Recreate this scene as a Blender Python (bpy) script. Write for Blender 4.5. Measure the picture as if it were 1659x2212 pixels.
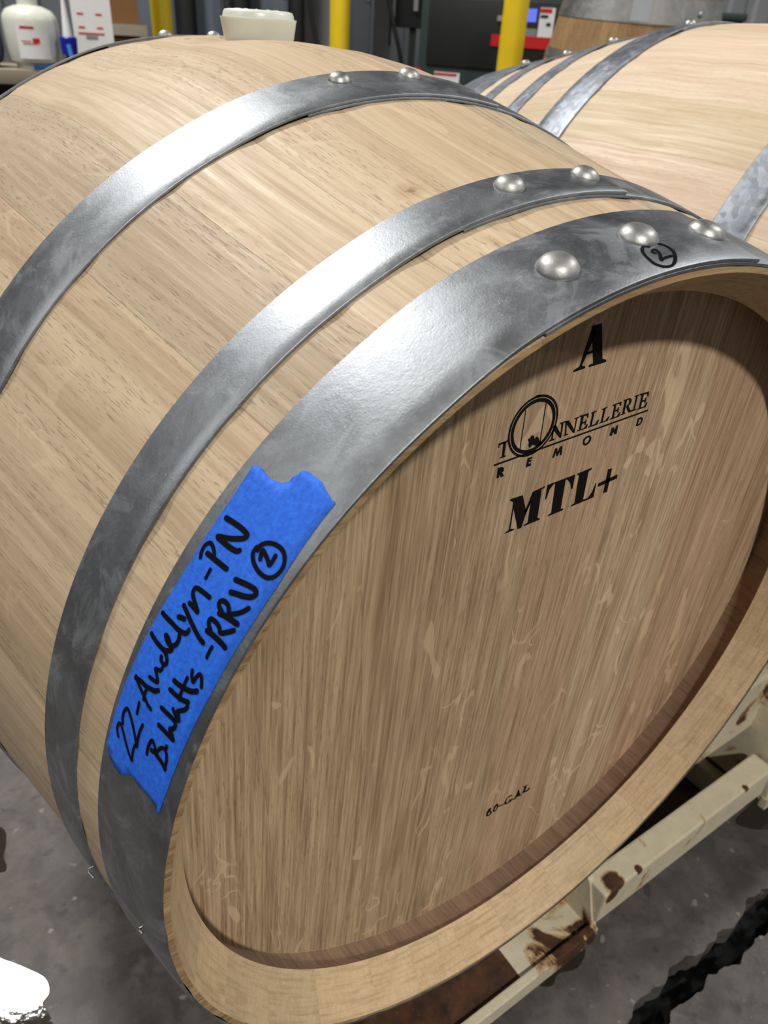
import bpy, bmesh, math, random, json
from mathutils import Vector, Matrix
random.seed(7)
D2R = math.pi / 180
for o in list(bpy.data.objects): bpy.data.objects.remove(o)
S = bpy.context.scene
COL = S.collection

# ------------------------------------------------------------------ camera
AX = 0.58                                   # height of the barrel axis above the floor
CAM = Vector((-0.334172, -0.211029, 0.380008 + AX))
CR = Matrix(((0.8267735, 0.2628281, -0.4973599), (-0.5597302, 0.4725376, -0.6807424), (0.0561031, 0.8412072, 0.5377944)))
F_PX = 1614.08
cd = bpy.data.cameras.new('camera'); cam = bpy.data.objects.new('camera', cd); COL.objects.link(cam)
cam.matrix_world = Matrix.Translation(CAM) @ CR.to_4x4()
cd.sensor_fit = 'VERTICAL'; cd.sensor_height = 24.0; cd.sensor_width = 18.0
cd.lens = 24.0 * F_PX / 2212
cd.clip_start = 0.01; cd.clip_end = 60
cd.dof.use_dof = True; cd.dof.focus_distance = 0.43; cd.dof.aperture_fstop = 9.0
S.camera = cam

def at(px, py, dist):
    """world point seen at a photo pixel, at a horizontal distance from the camera"""
    d = CR @ Vector(((px - 829.5) / F_PX, -(py - 1106) / F_PX, -1.0))
    return CAM + d * (dist / math.hypot(d.x, d.y))

# ------------------------------------------------------------------ world, lamps, exposure
w = bpy.data.worlds.new('world'); S.world = w; w.use_nodes = True
w.node_tree.nodes['Background'].inputs[0].default_value = (0.75, 0.82, 0.9, 1)
w.node_tree.nodes['Background'].inputs[1].default_value = 0.12
S.view_settings.view_transform = 'Standard'; S.view_settings.look = 'None'
S.view_settings.gamma = 1.0; S.view_settings.use_curve_mapping = False
S.view_settings.exposure = 0.0
S.cycles.use_denoising = True
S.cycles.max_bounces = 5; S.cycles.diffuse_bounces = 3; S.cycles.glossy_bounces = 3; S.cycles.use_adaptive_sampling = True; S.cycles.adaptive_threshold = 0.04
S.cycles.caustics_reflective = False; S.cycles.caustics_refractive = False
LAMPS = [  # x, y, z, diameter, watts, colour     (round high-bay lamps under the roof)
    (-1.25, -3.80, 4.95, 0.42, 335, (1.0, 0.96, 0.89)),
    (-0.62, 3.45, 4.95, 0.72, 290, (1.0, 0.97, 0.92)),
    (4.4, -0.7, 4.95, 0.5, 170, (1.0, 0.98, 0.94)),
    (-5.4, 1.2, 4.95, 0.5, 130, (1.0, 0.98, 0.94)),
    (5.4, -4.4, 4.95, 0.5, 90, (1.0, 0.97, 0.92)),
]

# ------------------------------------------------------------------ helpers
def tag(o, label=None, cat=None, group=None, kind=None):
    if label: o['label'] = label
    if cat: o['category'] = cat
    if group: o['group'] = group
    if kind: o['kind'] = kind
    return o

def empty(name, loc=(0, 0, 0), rot=(0, 0, 0)):
    o = bpy.data.objects.new(name, None); COL.objects.link(o)
    o.location = loc; o.rotation_euler = rot; o.empty_display_size = 0.05
    return o

def mesh_obj(name, bm, mats, parent=None, smooth=True, recalc=True, angle=40):
    if recalc: bmesh.ops.recalc_face_normals(bm, faces=bm.faces)
    me = bpy.data.meshes.new(name); bm.to_mesh(me); bm.free()
    for m in (mats if isinstance(mats, (list, tuple)) else [mats]): me.materials.append(m)
    if smooth:
        me.polygons.foreach_set('use_smooth', [True] * len(me.polygons))
        try: me.set_sharp_from_angle(angle=angle * D2R)
        except Exception: pass
    o = bpy.data.objects.new(name, me); COL.objects.link(o)
    if parent: o.parent = parent
    return o

def add_box(bm, c, s, rot=None, bev=0.0, mat=0):
    r = bmesh.ops.create_cube(bm, size=1.0)
    vs = r['verts']
    for v in vs: v.co = Vector((v.co.x * s[0], v.co.y * s[1], v.co.z * s[2]))
    if bev > 0:
        es = list({e for v in vs for e in v.link_edges})
        rr = bmesh.ops.bevel(bm, geom=vs + es, offset=bev, segments=2, affect='EDGES', profile=0.6)
        vs = list({v for f in rr['faces'] for v in f.verts} | {v for v in vs if v.is_valid})
    M = rot.to_4x4() if rot else Matrix.Identity(4)
    for v in vs: v.co = M @ v.co + Vector(c)
    for f in {f for v in vs for f in v.link_faces}: f.material_index = mat
    return vs

def add_lathe(bm, prof, n=48, axis='Z', M=None, mat=0, closed=False):
    """prof: list of (r, h); revolves about Z"""
    rings = []
    for r, h in prof:
        if r < 1e-6: rings.append([bm.verts.new((0, 0, h))])
        else: rings.append([bm.verts.new((r * math.cos(2 * math.pi * i / n), r * math.sin(2 * math.pi * i / n), h)) for i in range(n)])
    fs = []
    for a, b in zip(rings, rings[1:]):
        for i in range(n):
            j = (i + 1) % n
            q = [a[i % len(a)], a[j % len(a)], b[j % len(b)], b[i % len(b)]]
            u = []
            for v in q:
                if v not in u: u.append(v)
            if len(u) >= 3: f = bm.faces.new(u); f.material_index = mat; fs.append(f)
    if M is not None:
        for r in rings:
            for v in r: v.co = M @ v.co
    return rings

def add_tube(bm, pts, r, n=8):
    pts = [Vector(p) for p in pts]; rings = []
    for i, p in enumerate(pts):
        t = (pts[min(i + 1, len(pts) - 1)] - pts[max(i - 1, 0)]).normalized()
        a = t.cross(Vector((0.31, 0.17, 0.93))).normalized(); b = t.cross(a)
        rings.append([bm.verts.new(p + (a * math.cos(2 * math.pi * k / n) + b * math.sin(2 * math.pi * k / n)) * r) for k in range(n)])
    for A, B in zip(rings, rings[1:]):
        for k in range(n): bm.faces.new((A[k], A[(k + 1) % n], B[(k + 1) % n], B[k]))
    bm.faces.new(rings[0]); bm.faces.new(rings[-1])

def smooth_line(pts, n=5, closed=False):
    P = [Vector(p) for p in pts]; out = []
    m = len(P)
    for i in range(m if closed else m - 1):
        if closed: a, b, c, d = P[i - 1], P[i], P[(i + 1) % m], P[(i + 2) % m]
        else: a, b, c, d = P[max(i - 1, 0)], P[i], P[i + 1], P[min(i + 2, m - 1)]
        for k in range(n):
            t = k / n
            out.append(0.5 * ((2 * b) + (c - a) * t + (2 * a - 5 * b + 4 * c - d) * t * t + (3 * b - a - 3 * c + d) * t ** 3))
    if not closed: out.append(P[-1])
    return out

# ------------------------------------------------------------------ materials
class NT:
    def __init__(self, name):
        self.m = bpy.data.materials.new(name); self.m.use_nodes = True
        self.t = self.m.node_tree; self.b = self.t.nodes['Principled BSDF']
    def n(self, typ, **kw):
        nd = self.t.nodes.new(typ)
        for k, v in kw.items():
            if k.startswith('i_'):
                key = k[2:]
                s = nd.inputs[int(key)] if key.isdigit() else nd.inputs[key]
                if hasattr(v, 'is_linked') or isinstance(v, bpy.types.NodeSocket): self.t.links.new(v, s)
                else: s.default_value = v
            else: setattr(nd, k, v)
        return nd
    def link(self, a, b): self.t.links.new(a, b)
    def coord(self, kind='Object', scale=(1, 1, 1), rnd=True, rot=(0, 0, 0)):
        if kind == 'grain':              # unrolled stave coordinates stored on the mesh
            src = self.n('ShaderNodeAttribute', attribute_name='grain').outputs['Vector']
        else:
            src = self.n('ShaderNodeTexCoord').outputs[kind]
        if rot != (0, 0, 0):
            mr = self.n('ShaderNodeMapping', i_Vector=src); mr.inputs['Rotation'].default_value = rot; src = mr.outputs[0]
        if rnd:
            oi = self.n('ShaderNodeObjectInfo')
            mu = self.n('ShaderNodeMath', operation='MULTIPLY', i_0=oi.outputs['Random'], i_1=37.0)
            va = self.n('ShaderNodeVectorMath', operation='ADD', i_0=src, i_1=mu.outputs[0]); src = va.outputs[0]
        mp = self.n('ShaderNodeVectorMath', operation='MULTIPLY', i_0=src, i_1=scale)
        return mp.outputs[0]
    def noise(self, vec, scale, detail=3.0, rough=0.55, dist=0.0):
        nd = self.n('ShaderNodeTexNoise', i_Vector=vec, i_Scale=scale, i_Detail=detail, i_Roughness=rough, i_Distortion=dist)
        return nd.outputs['Fac']
    def rng(self, v, a, b, c=0.0, d=1.0, smooth=False):
        nd = self.n('ShaderNodeMapRange', i_0=v, i_1=a, i_2=b, i_3=c, i_4=d)
        if smooth: nd.interpolation_type = 'SMOOTHSTEP'
        return nd.outputs[0]
    def math(self, op, a, b=0.0):
        nd = self.n('ShaderNodeMath', operation=op, i_0=a, i_1=b); return nd.outputs[0]
    def mix(self, fac, a, b, blend='MIX'):
        nd = self.n('ShaderNodeMix', data_type='RGBA', blend_type=blend)
        for s, v in ((nd.inputs[0], fac), (nd.inputs[6], a), (nd.inputs[7], b)):
            if isinstance(v, bpy.types.NodeSocket): self.link(v, s)
            else: s.default_value = v if not isinstance(v, tuple) or len(v) == 4 else v + (1.0,)
        return nd.outputs[2]
    def set(self, **kw):
        for k, v in kw.items():
            key = k.replace('_', ' ')
            s = self.b.inputs[key]
            if isinstance(v, bpy.types.NodeSocket): self.link(v, s)
            else: s.default_value = v if not (isinstance(v, tuple) and len(v) == 3) else v + (1.0,)
        return self
    def bump(self, h, strength=0.2, dist=0.001):
        nd = self.n('ShaderNodeBump', i_Strength=strength, i_Distance=dist, i_Height=h)
        self.link(nd.outputs[0], self.b.inputs['Normal'])

def srgb(r, g, b):
    f = lambda c: (c / 255 / 12.92) if c / 255 <= 0.04045 else ((c / 255 + 0.055) / 1.055) ** 2.4
    return (f(r), f(g), f(b))

def plain(name, col, rough=0.5, metal=0.0, spec=0.4, **kw):
    t = NT(name); t.set(Base_Color=col, Roughness=rough, Metallic=metal); t.b.inputs['Specular IOR Level'].default_value = spec
    if kw: t.set(**kw)
    v = t.coord(rnd=True); n = t.noise(v, 14.0, 4.0)
    t.link(t.mix(t.rng(n, 0.3, 0.7, 0.0, 0.22), col, tuple(c * 0.72 for c in col)), t.b.inputs['Base Color'])
    return t.m

def wood(name, along, light, dark, streak=0.5, fleck=0.0, pore=0.35, rough=0.55, rot=(0, 0, 0), fine=1.0, saw=0.0, kind='Object', broad=0.55, spots=()):
    """oak: along = index of the grain axis in object space"""
    t = NT(name)
    k = [1.0, 1.0, 1.0]; k[along] = 0.03
    v = t.coord(kind, scale=tuple(k), rot=rot)
    k2 = [1.0, 1.0, 1.0]; k2[along] = 0.09
    v2 = t.coord(kind, scale=tuple(k2), rot=rot)
    a = t.noise(v, 45.0, 5.0, 0.62, 0.6)
    b = t.noise(v, 330.0 * fine, 3.0, 0.6)
    s = t.math('ADD', t.math('MULTIPLY', t.rng(a, 0.3, 0.7), broad), t.math('MULTIPLY', t.rng(b, 0.32, 0.68), 1.0 - broad))
    c = t.mix(t.rng(s, 0.2, 0.85, 0.0, streak), light, dark)
    pn = t.noise(v2, 1050.0, 2.0, 0.5)
    pm = t.noise(v, 26.0, 2.0, 0.5)
    pores = t.math('MULTIPLY', t.rng(pn, 0.58, 0.66), t.rng(pm, 0.42, 0.58, 0.15, 1.0))
    c = t.mix(t.math('MULTIPLY', pores, pore), c, tuple(x * 0.45 for x in dark))
    if fleck > 0:
        k3 = [1.0, 1.0, 1.0]; k3[along] = 0.42
        v3 = t.coord(kind, scale=tuple(k3), rot=rot)
        f1 = t.noise(v3, 26.0, 2.0, 0.5, 0.9)
        ln = t.rng(t.math('ABSOLUTE', t.math('SUBTRACT', f1, 0.5)), 0.006, 0.016, 1.0, 0.0)
        m1 = t.rng(t.noise(v3, 21.0, 2.0, 0.5), 0.56, 0.60)
        f2 = t.rng(t.noise(v3, 34.0, 1.0, 0.4, 1.4), 0.70, 0.72)
        fm = t.math('MINIMUM', t.math('ADD', t.math('MULTIPLY', ln, m1), f2), 1.0)
        c = t.mix(t.math('MULTIPLY', fm, fleck), c, tuple(min(1, x * 1.22 + 0.03) for x in light))
    if saw > 0:
        ks = [1.0, 1.0, 1.0]; ks[along] = 1.0
        vs = t.coord(kind, scale=(22.0, 420.0, 22.0), rnd=True)
        sn = t.noise(vs, 1.0, 2.0, 0.6)
        c = t.mix(t.math('MULTIPLY', t.rng(sn, 0.45, 0.75), saw), c, tuple(x * 0.62 for x in dark))
    if spots:                            # knots and stains at fixed places on the barrel
        vo = t.coord('Object', rnd=False); wob = t.math('MULTIPLY', t.math('SUBTRACT', t.noise(vo, 300.0, 3.0), 0.5), 0.004)
        for pos, rad, colr, st in spots:
            dn = t.math('ADD', t.n('ShaderNodeVectorMath', operation='DISTANCE', i_0=vo, i_1=pos).outputs['Value'], wob)
            c = t.mix(t.rng(dn, rad * 0.4, rad, st, 0.0, True), c, colr)
    oi = t.n('ShaderNodeObjectInfo')
    c = t.mix(1.0, c, oi.outputs['Color'], 'MULTIPLY')
    t.link(c, t.b.inputs['Base Color'])
    t.set(Roughness=t.rng(b, 0.3, 0.7, rough - 0.08, rough + 0.1))
    t.b.inputs['Specular IOR Level'].default_value = 0.35
    t.bump(t.math('SUBTRACT', b, t.math('MULTIPLY', pores, 0.9)), 0.25, 0.0006)
    return t.m

def galv(name, col, lo=0.26, hi=0.44, spangle=0.0, scratch=0.5, oxide=0.5):
    """zinc-coated steel: polished patches, matt pale oxide bloom, fine scratches and specks"""
    t = NT(name)
    v = t.coord(rnd=True)
    big = t.noise(v, 20.0, 7.0, 0.68, 0.7)
    ox = t.rng(t.noise(v, 26.0, 9.0, 0.72, 1.1), 0.50, 0.62, smooth=True)
    sm = t.noise(v, 240.0, 5.0, 0.65)
    gr = t.noise(v, 900.0, 2.0, 0.6)
    c = t.mix(t.rng(big, 0.35, 0.68), tuple(x * 0.82 for x in col), tuple(min(1, x * 1.10) for x in col))
    c = t.mix(t.math('MULTIPLY', ox, oxide * 0.7), c, tuple(min(1, x * 1.35 + 0.03) for x in col))
    c = t.mix(t.rng(sm, 0.48, 0.75, 0.0, 0.30), c, tuple(min(1, x * 1.35) for x in col))
    if spangle > 0:
        vo = t.n('ShaderNodeTexVoronoi', i_Vector=v, i_Scale=150.0); sp = t.n('ShaderNodeSeparateColor', i_0=vo.outputs['Color'])
        c = t.mix(t.math('MULTIPLY', sp.outputs[0], spangle), c, tuple(x * 0.42 for x in col))
    vs = t.coord(scale=(1.0, 9.0, 1.0), rnd=True); s1 = t.noise(vs, 90.0, 1.0, 0.4, 1.6)
    sc = t.rng(t.math('ABSOLUTE', t.math('SUBTRACT', s1, 0.5)), 0.002, 0.006, 1.0, 0.0)
    sc = t.math('MULTIPLY', sc, t.rng(t.noise(v, 48.0, 3.0), 0.56, 0.66))
    spk = t.rng(gr, 0.70, 0.76)
    sc = t.math('MINIMUM', t.math('ADD', sc, t.math('MULTIPLY', spk, 0.6)), 1.0)
    c = t.mix(t.math('MULTIPLY', sc, scratch), c, (0.82, 0.84, 0.86))
    ro = t.math('ADD', t.rng(big, 0.3, 0.7, lo, hi), t.math('MULTIPLY', ox, 0.12 * oxide))
    t.set(Base_Color=c, Metallic=t.rng(ox, 0.0, 1.0, 1.0, 1.0 - 0.30 * oxide), Roughness=t.math('ADD', ro, t.math('MULTIPLY', sc, 0.15)))
    t.bump(t.math('ADD', t.math('ADD', sm, t.math('MULTIPLY', gr, 0.6)), t.math('MULTIPLY', sc, -0.5)), 0.22, 0.0005)
    return t.m

M = {}
def _p(y, th, r): return (r * math.cos(th * D2R), y, r * math.sin(th * D2R))
KNOTS = [(_p(0.1291, 104.63, 0.320), 0.0045, srgb(92, 66, 44), 0.8), (_p(0.130, 104.9, 0.320), 0.012, srgb(160, 128, 96), 0.4), (_p(0.5064, 97.75, 0.371), 0.004, srgb(120, 92, 62), 0.7),
         (_p(0.452, 97.2, 0.3695), 0.010, srgb(206, 150, 140), 0.5), (_p(0.36, 131.5, 0.362), 0.005, srgb(168, 118, 92), 0.6)]
M['stave'] = wood('oak_stave_wood', 1, srgb(200, 180, 151), srgb(161, 136, 108), streak=0.8, fleck=0.22, pore=0.5, kind='grain', spots=KNOTS)
M['stave_b'] = wood('oak_stave_wood_pale', 1, srgb(220, 203, 180), srgb(194, 169, 142), streak=0.85, fleck=0.12, pore=0.25, kind='grain')
M['chime'] = wood('oak_chime_sawn', 1, srgb(206, 182, 146), srgb(180, 150, 112), streak=0.6, pore=0.2, rough=0.65, saw=0.55, kind='grain')
M['howel'] = wood('oak_howel_cut', 1, srgb(156, 130, 108), srgb(112, 88, 72), streak=0.8, pore=0.3, rough=0.6, kind='grain')
M['rimend'] = wood('oak_rim_end_grain', 0, srgb(186, 156, 114), srgb(112, 86, 56), streak=0.9, pore=0.6, rough=0.75)
M['head'] = wood('oak_head_wood', 2, srgb(204, 180, 150), srgb(138, 112, 86), streak=0.9, fleck=0.5, pore=0.35, rot=(0, -2.7 * D2R, 0), fine=1.5, broad=0.42)
M['hoop'] = galv('galvanised_hoop_steel', (0.29, 0.308, 0.33), lo=0.40, hi=0.54, oxide=0.4, scratch=0.6)
M['hoop_b'] = galv('spangled_hoop_steel', (0.33, 0.36, 0.41), lo=0.42, hi=0.55, spangle=0.65)
M['rivet'] = galv('rivet_steel', (0.42, 0.42, 0.41), lo=0.44, hi=0.54, scratch=0.1, oxide=0.2)
M['ink'] = plain('black_marker_ink', (0.004, 0.004, 0.007), 0.6, spec=0.08)
M['print'] = plain('black_stencil_paint', (0.007, 0.006, 0.006), 0.7, spec=0.12)

def tape_mat():
    t = NT('blue_painters_tape'); v = t.coord(rnd=False)
    n1 = t.noise(v, 420.0, 4.0, 0.65); n2 = t.noise(v, 40.0, 3.0)
    c = t.mix(t.rng(n1, 0.3, 0.7), srgb(16, 82, 200), srgb(34, 114, 234))
    c = t.mix(t.rng(n2, 0.35, 0.7, 0.0, 0.2), c, srgb(24, 80, 185))
    t.set(Base_Color=c, Roughness=0.7); t.bump(n1, 0.5, 0.0004); return t.m
M['tape'] = tape_mat()

def silicone():
    t = NT('white_silicone'); t.set(Base_Color=srgb(222, 227, 216), Roughness=0.32)
    t.b.inputs['Subsurface Weight'].default_value = 0.35
    t.b.inputs['Subsurface Radius'].default_value = (0.01, 0.01, 0.007)
    t.b.inputs['Subsurface Scale'].default_value = 0.6
    return t.m
M['silicone'] = silicone()

def concrete():
    t = NT('worn_concrete'); v = t.coord('Object', rnd=False)
    a = t.noise(v, 3.2, 6.0, 0.62, 0.4); b = t.noise(v, 13.0, 6.0, 0.68, 0.7); c_ = t.noise(v, 90.0, 4.0, 0.6); d = t.noise(v, 7.0, 5.0, 0.6, 1.5)
    c = t.mix(t.rng(b, 0.32, 0.70), srgb(62, 58, 55), srgb(96, 91, 87))
    c = t.mix(t.rng(a, 0.45, 0.68, 0.0, 0.55), c, srgb(60, 55, 52))
    c = t.mix(t.rng(d, 0.60, 0.72, 0.0, 0.5), c, srgb(118, 112, 108))
    c = t.mix(t.rng(c_, 0.60, 0.72, 0.0, 0.4), c, srgb(50, 45, 43))
    sp = t.noise(v, 38.0, 3.0, 0.5, 0.3); lt = t.noise(v, 55.0, 2.0, 0.4)
    c = t.mix(t.rng(sp, 0.62, 0.70, 0.0, 0.55), c, srgb(44, 40, 40))
    c = t.mix(t.rng(lt, 0.68, 0.74, 0.0, 0.6), c, srgb(150, 144, 140))
    bl = t.noise(v, 17.0, 4.0, 0.7, 0.2); c = t.mix(t.rng(bl, 0.50, 0.60, 0.0, 0.3), c, srgb(112, 106, 101))
    t.set(Base_Color=c, Roughness=t.rng(a, 0.35, 0.65, 0.72, 0.5)); t.bump(t.math('ADD', c_, b), 0.3, 0.002); return t.m
M['concrete'] = concrete()

def rusty(name='cream_paint_with_rust', amount=0.5, cream=(216, 207, 180), spots=()):
    t = NT(name); v = t.coord(rnd=False)
    a = t.noise(v, 12.0, 6.0, 0.62, 0.8); b = t.noise(v, 55.0, 5.0, 0.65); e = t.noise(v, 200.0, 3.0)
    base = t.mix(t.rng(b, 0.35, 0.7), srgb(*cream), tuple(x * 0.86 for x in srgb(*cream)))
    for pos, rad in spots:               # single rust blisters at fixed places on the steel
        dn = t.n('ShaderNodeVectorMath', operation='DISTANCE', i_0=v, i_1=pos).outputs['Value']
        a = t.math('MAXIMUM', a, t.rng(t.math('ADD', dn, t.math('MULTIPLY', t.math('SUBTRACT', b, 0.5), rad)), rad * 0.5, rad * 1.3, 0.78, 0.55))
    th = 0.70 - amount * 0.22
    edge = t.rng(a, th - 0.045, th); core = t.rng(a, th, th + 0.03)
    c = t.mix(t.math('MULTIPLY', edge, 0.75), base, srgb(176, 128, 66))
    c = t.mix(core, c, t.mix(t.rng(b, 0.35, 0.65), srgb(88, 54, 30), srgb(44, 29, 20)))
    c = t.mix(t.rng(e, 0.68, 0.74, 0.0, 0.5), c, srgb(120, 90, 60))
    t.set(Base_Color=c, Roughness=t.math('ADD', t.math('MULTIPLY', core, 0.35), 0.42))
    t.bump(t.math('ADD', core, t.math('MULTIPLY', b, 0.3)), 0.4, 0.001); return t.m
M['rack'] = rusty()
M['rack_clean'] = rusty('cream_rail_paint', 0.06, spots=[((0.262, 0.030, 0.118), 0.007), ((0.222, 0.036, 0.12), 0.016), ((0.215, 0.028, 0.11), 0.014), ((0.485, 0.030, 0.118), 0.006)])
M['rust'] = rusty('brown_rusted_plate', 1.75)

def water():
    t = NT('standing_water'); t.set(Base_Color=(0.035, 0.028, 0.022), Roughness=0.03)
    t.b.inputs['IOR'].default_value = 1.33
    v = t.coord(rnd=False); t.bump(t.noise(v, 60.0, 3.0), 0.06, 0.002); return t.m
M['water'] = water()
M['tar'] = plain('black_joint_filler', (0.002, 0.002, 0.002), 0.6, spec=0.12)
M['wall'] = plain('grey_metal_cladding', srgb(132, 136, 141), 0.55)
M['wall_w'] = plain('white_metal_cladding', srgb(204, 208, 212), 0.5)
M['ceil'] = plain('dark_roof_liner', srgb(62, 66, 72), 0.8)
M['yellow'] = plain('yellow_bollard_plastic', srgb(222, 190, 20), 0.42)
M['slate'] = plain('slate_grey_panel', srgb(92, 102, 114), 0.5)
M['dark'] = plain('near_black_plastic', (0.012, 0.013, 0.014), 0.5)
M['green'] = plain('dark_green_enamel', srgb(40, 58, 54), 0.5)
M['red'] = plain('red_stripe_paint', srgb(190, 26, 26), 0.5)
M['white'] = plain('white_label_paper', srgb(224, 224, 224), 0.6)
M['grey'] = plain('mid_grey_paint', srgb(128, 130, 132), 0.5)
M['osb'] = plain('brown_chip_board', srgb(120, 84, 48), 0.8)
M['cyl'] = plain('cream_cylinder_paint', srgb(206, 208, 198), 0.35)
M['navy'] = plain('navy_cylinder_paint', srgb(44, 52, 74), 0.4)
M['blue'] = plain('royal_blue_plastic', srgb(14, 30, 150), 0.4)
M['lblue'] = plain('sky_blue_webbing', srgb(54, 122, 200), 0.6)
M['bench'] = plain('bench_timber', srgb(150, 140, 124), 0.7)
M['oldoak'] = wood('aged_oak_stave', 2, srgb(176, 142, 100), srgb(126, 96, 62), streak=0.8, pore=0.4, rough=0.7)
M['oldhoop'] = galv('dull_old_hoop_steel', (0.33, 0.33, 0.32), lo=0.5, hi=0.6)
scr = NT('lit_blue_screen'); scr.set(Base_Color=(0.02, 0.03, 0.1)); scr.b.inputs['Emission Color'].default_value = (0.13, 0.2, 0.95, 1); scr.b.inputs['Emission Strength'].default_value = 0.9
M['screen'] = scr.m
lampm = NT('lamp_housing_metal'); lampm.set(Base_Color=(0.3, 0.3, 0.3), Metallic=1.0, Roughness=0.5); M['lamp'] = lampm.m

# ------------------------------------------------------------------ room shell
def plane_box(name, c, s, m, kind='structure'):
    bm = bmesh.new(); add_box(bm, (0, 0, 0), s); o = mesh_obj(name, bm, m, smooth=False); o.location = c
    if kind: o['kind'] = kind
    return o
RX0, RX1, RY0, RY1, RH = -8.0, 8.0, -8.0, 8.0, 5.4
# concrete floor in two pours with a ragged joint between them (front edge of the rack)
random.seed(3)
def ragged(y, amp, n, x0, x1):
    pts = []
    for i in range(n + 1):
        x = x0 + (x1 - x0) * i / n
        pts.append((x, y + amp * 0.35 * (random.random() - 0.5) + 0.45 * amp * math.sin(x * 31 + 9 * y) + 0.4 * amp * math.sin(x * 83 + 70 * y) + 0.2 * amp * math.sin(x * 190)))
    return pts
n_j = 400
jf = ragged(-0.083, 0.008, n_j, -0.6, 1.4); jb = ragged(-0.051, 0.008, n_j, -0.6, 1.4)
def slab(name, edge, far, sign):
    bm = bmesh.new()
    top = [(RX0, edge[0][1])] + edge + [(RX1, edge[-1][1])]
    A = [bm.verts.new((x, y, 0)) for x, y in top]; B = [bm.verts.new((x, far, 0)) for x, y in top]
    Cc = [bm.verts.new((x, y, -0.04)) for x, y in top]
    for i in range(len(top) - 1):
        bm.faces.new((A[i], A[i + 1], B[i + 1], B[i])); bm.faces.new((A[i], Cc[i], Cc[i + 1], A[i + 1]))
    o = mesh_obj(name, bm, M['concrete'], smooth=False); o['kind'] = 'structure'; return o
slab('floor', jb, RY1, 1)
slab('floor', jf, RY0, -1)
bm = bmesh.new()
gn = 220; rows = []
for j in range(7):
    rows.append([bm.verts.new((-0.7 + 2.2 * i / gn, -0.094 + 0.056 * j / 6, -0.030 + 0.010 * math.sin(j * 1.7 + i * 0.9) * random.random() - 0.006 * (1 - abs(j - 3) / 3))) for i in range(gn + 1)])
for j in range(6):
    for i in range(gn): bm.faces.new((rows[j][i], rows[j][i + 1], rows[j + 1][i + 1], rows[j + 1][i]))
o = mesh_obj('floor', bm, M['tar']); o['kind'] = 'structure'; o.name = 'floor_joint_filler'
plane_box('ceiling', (0, 0, RH + 0.05), (RX1 - RX0, RY1 - RY0, 0.1), M['ceil'])
def cladding(name, length, height, m, pitch=0.30, depth=0.03):
    bm = bmesh.new(); n = int(length / pitch); P = []
    for i in range(n):
        x = -length / 2 + i * pitch
        for dx, d in ((0, 0), (pitch * 0.55, 0), (pitch * 0.65, depth), (pitch * 0.9, depth)): P.append((x + dx, d))
    P.append((length / 2, 0))
    A = [bm.verts.new((x, -d, 0)) for x, d in P]; B = [bm.verts.new((x, -d, height)) for x, d in P]
    for i in range(len(P) - 1): bm.faces.new((A[i], A[i + 1], B[i + 1], B[i]))
    o = mesh_obj(name, bm, m, smooth=False); o['kind'] = 'structure'; return o
o = cladding('wall_back', 16, RH, M['wall']); o.location = (0, RY1, 0)
o = cladding('wall_right', 16, RH, M['wall_w']); o.location = (RX1, 0, 0); o.rotation_euler = (0, 0, -math.pi / 2)
o = cladding('wall_left', 16, RH, M['wall']); o.location = (RX0, 0, 0); o.rotation_euler = (0, 0, math.pi / 2)
o = cladding('wall_front', 16, RH, M['wall']); o.location = (0, RY0, 0); o.rotation_euler = (0, 0, math.pi)

# lamps (each with its housing)
for i, (x, y, z, dia, watts, col) in enumerate(LAMPS):
    r = empty('high_bay_lamp', (x, y, z))
    tag(r, ['round high-bay lamp under the roof behind the camera', 'round high-bay lamp under the roof beyond the barrels', 'round high-bay lamp under the roof to the right of the barrels', 'round high-bay lamp under the roof at the far left', 'round high-bay lamp under the roof at the near right'][i], 'lamp', 'high-bay roof lamps')
    bm = bmesh.new()
    add_lathe(bm, [(dia / 2 + 0.02, -0.03), (dia / 2 + 0.02, 0.06), (dia / 3, 0.16), (0.08, 0.2), (0.0, 0.2)], 32)
    mesh_obj('housing', bm, M['lamp'], r)
    ld = bpy.data.lights.new('lamp_light', 'AREA'); ld.shape = 'DISK'; ld.size = dia; ld.energy = watts; ld.color = col
    lo = bpy.data.objects.new('lamp_light', ld); COL.objects.link(lo); lo.parent = r; lo.location = (0, 0, 0.0)

# ------------------------------------------------------------------ barrels
L0 = 0.9431934; RC = 0.295; RB = 0.3694663; BB = -0.0050645; BC = -0.0049494
def prof(y):
    u = y / (L0 / 2)
    if u > 1: u = 2 - u
    u = max(u, 0.0)
    return RC + (RB - RC) * (1 - (1 - u) ** 2) + BB * math.sin(2 * math.pi * u) + BC * math.sin(math.pi * u) ** 2
def cyl(y, th, off=0.0):
    r = prof(y) + off
    return Vector((r * math.cos(th * D2R), y, r * math.sin(th * D2R)))

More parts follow.
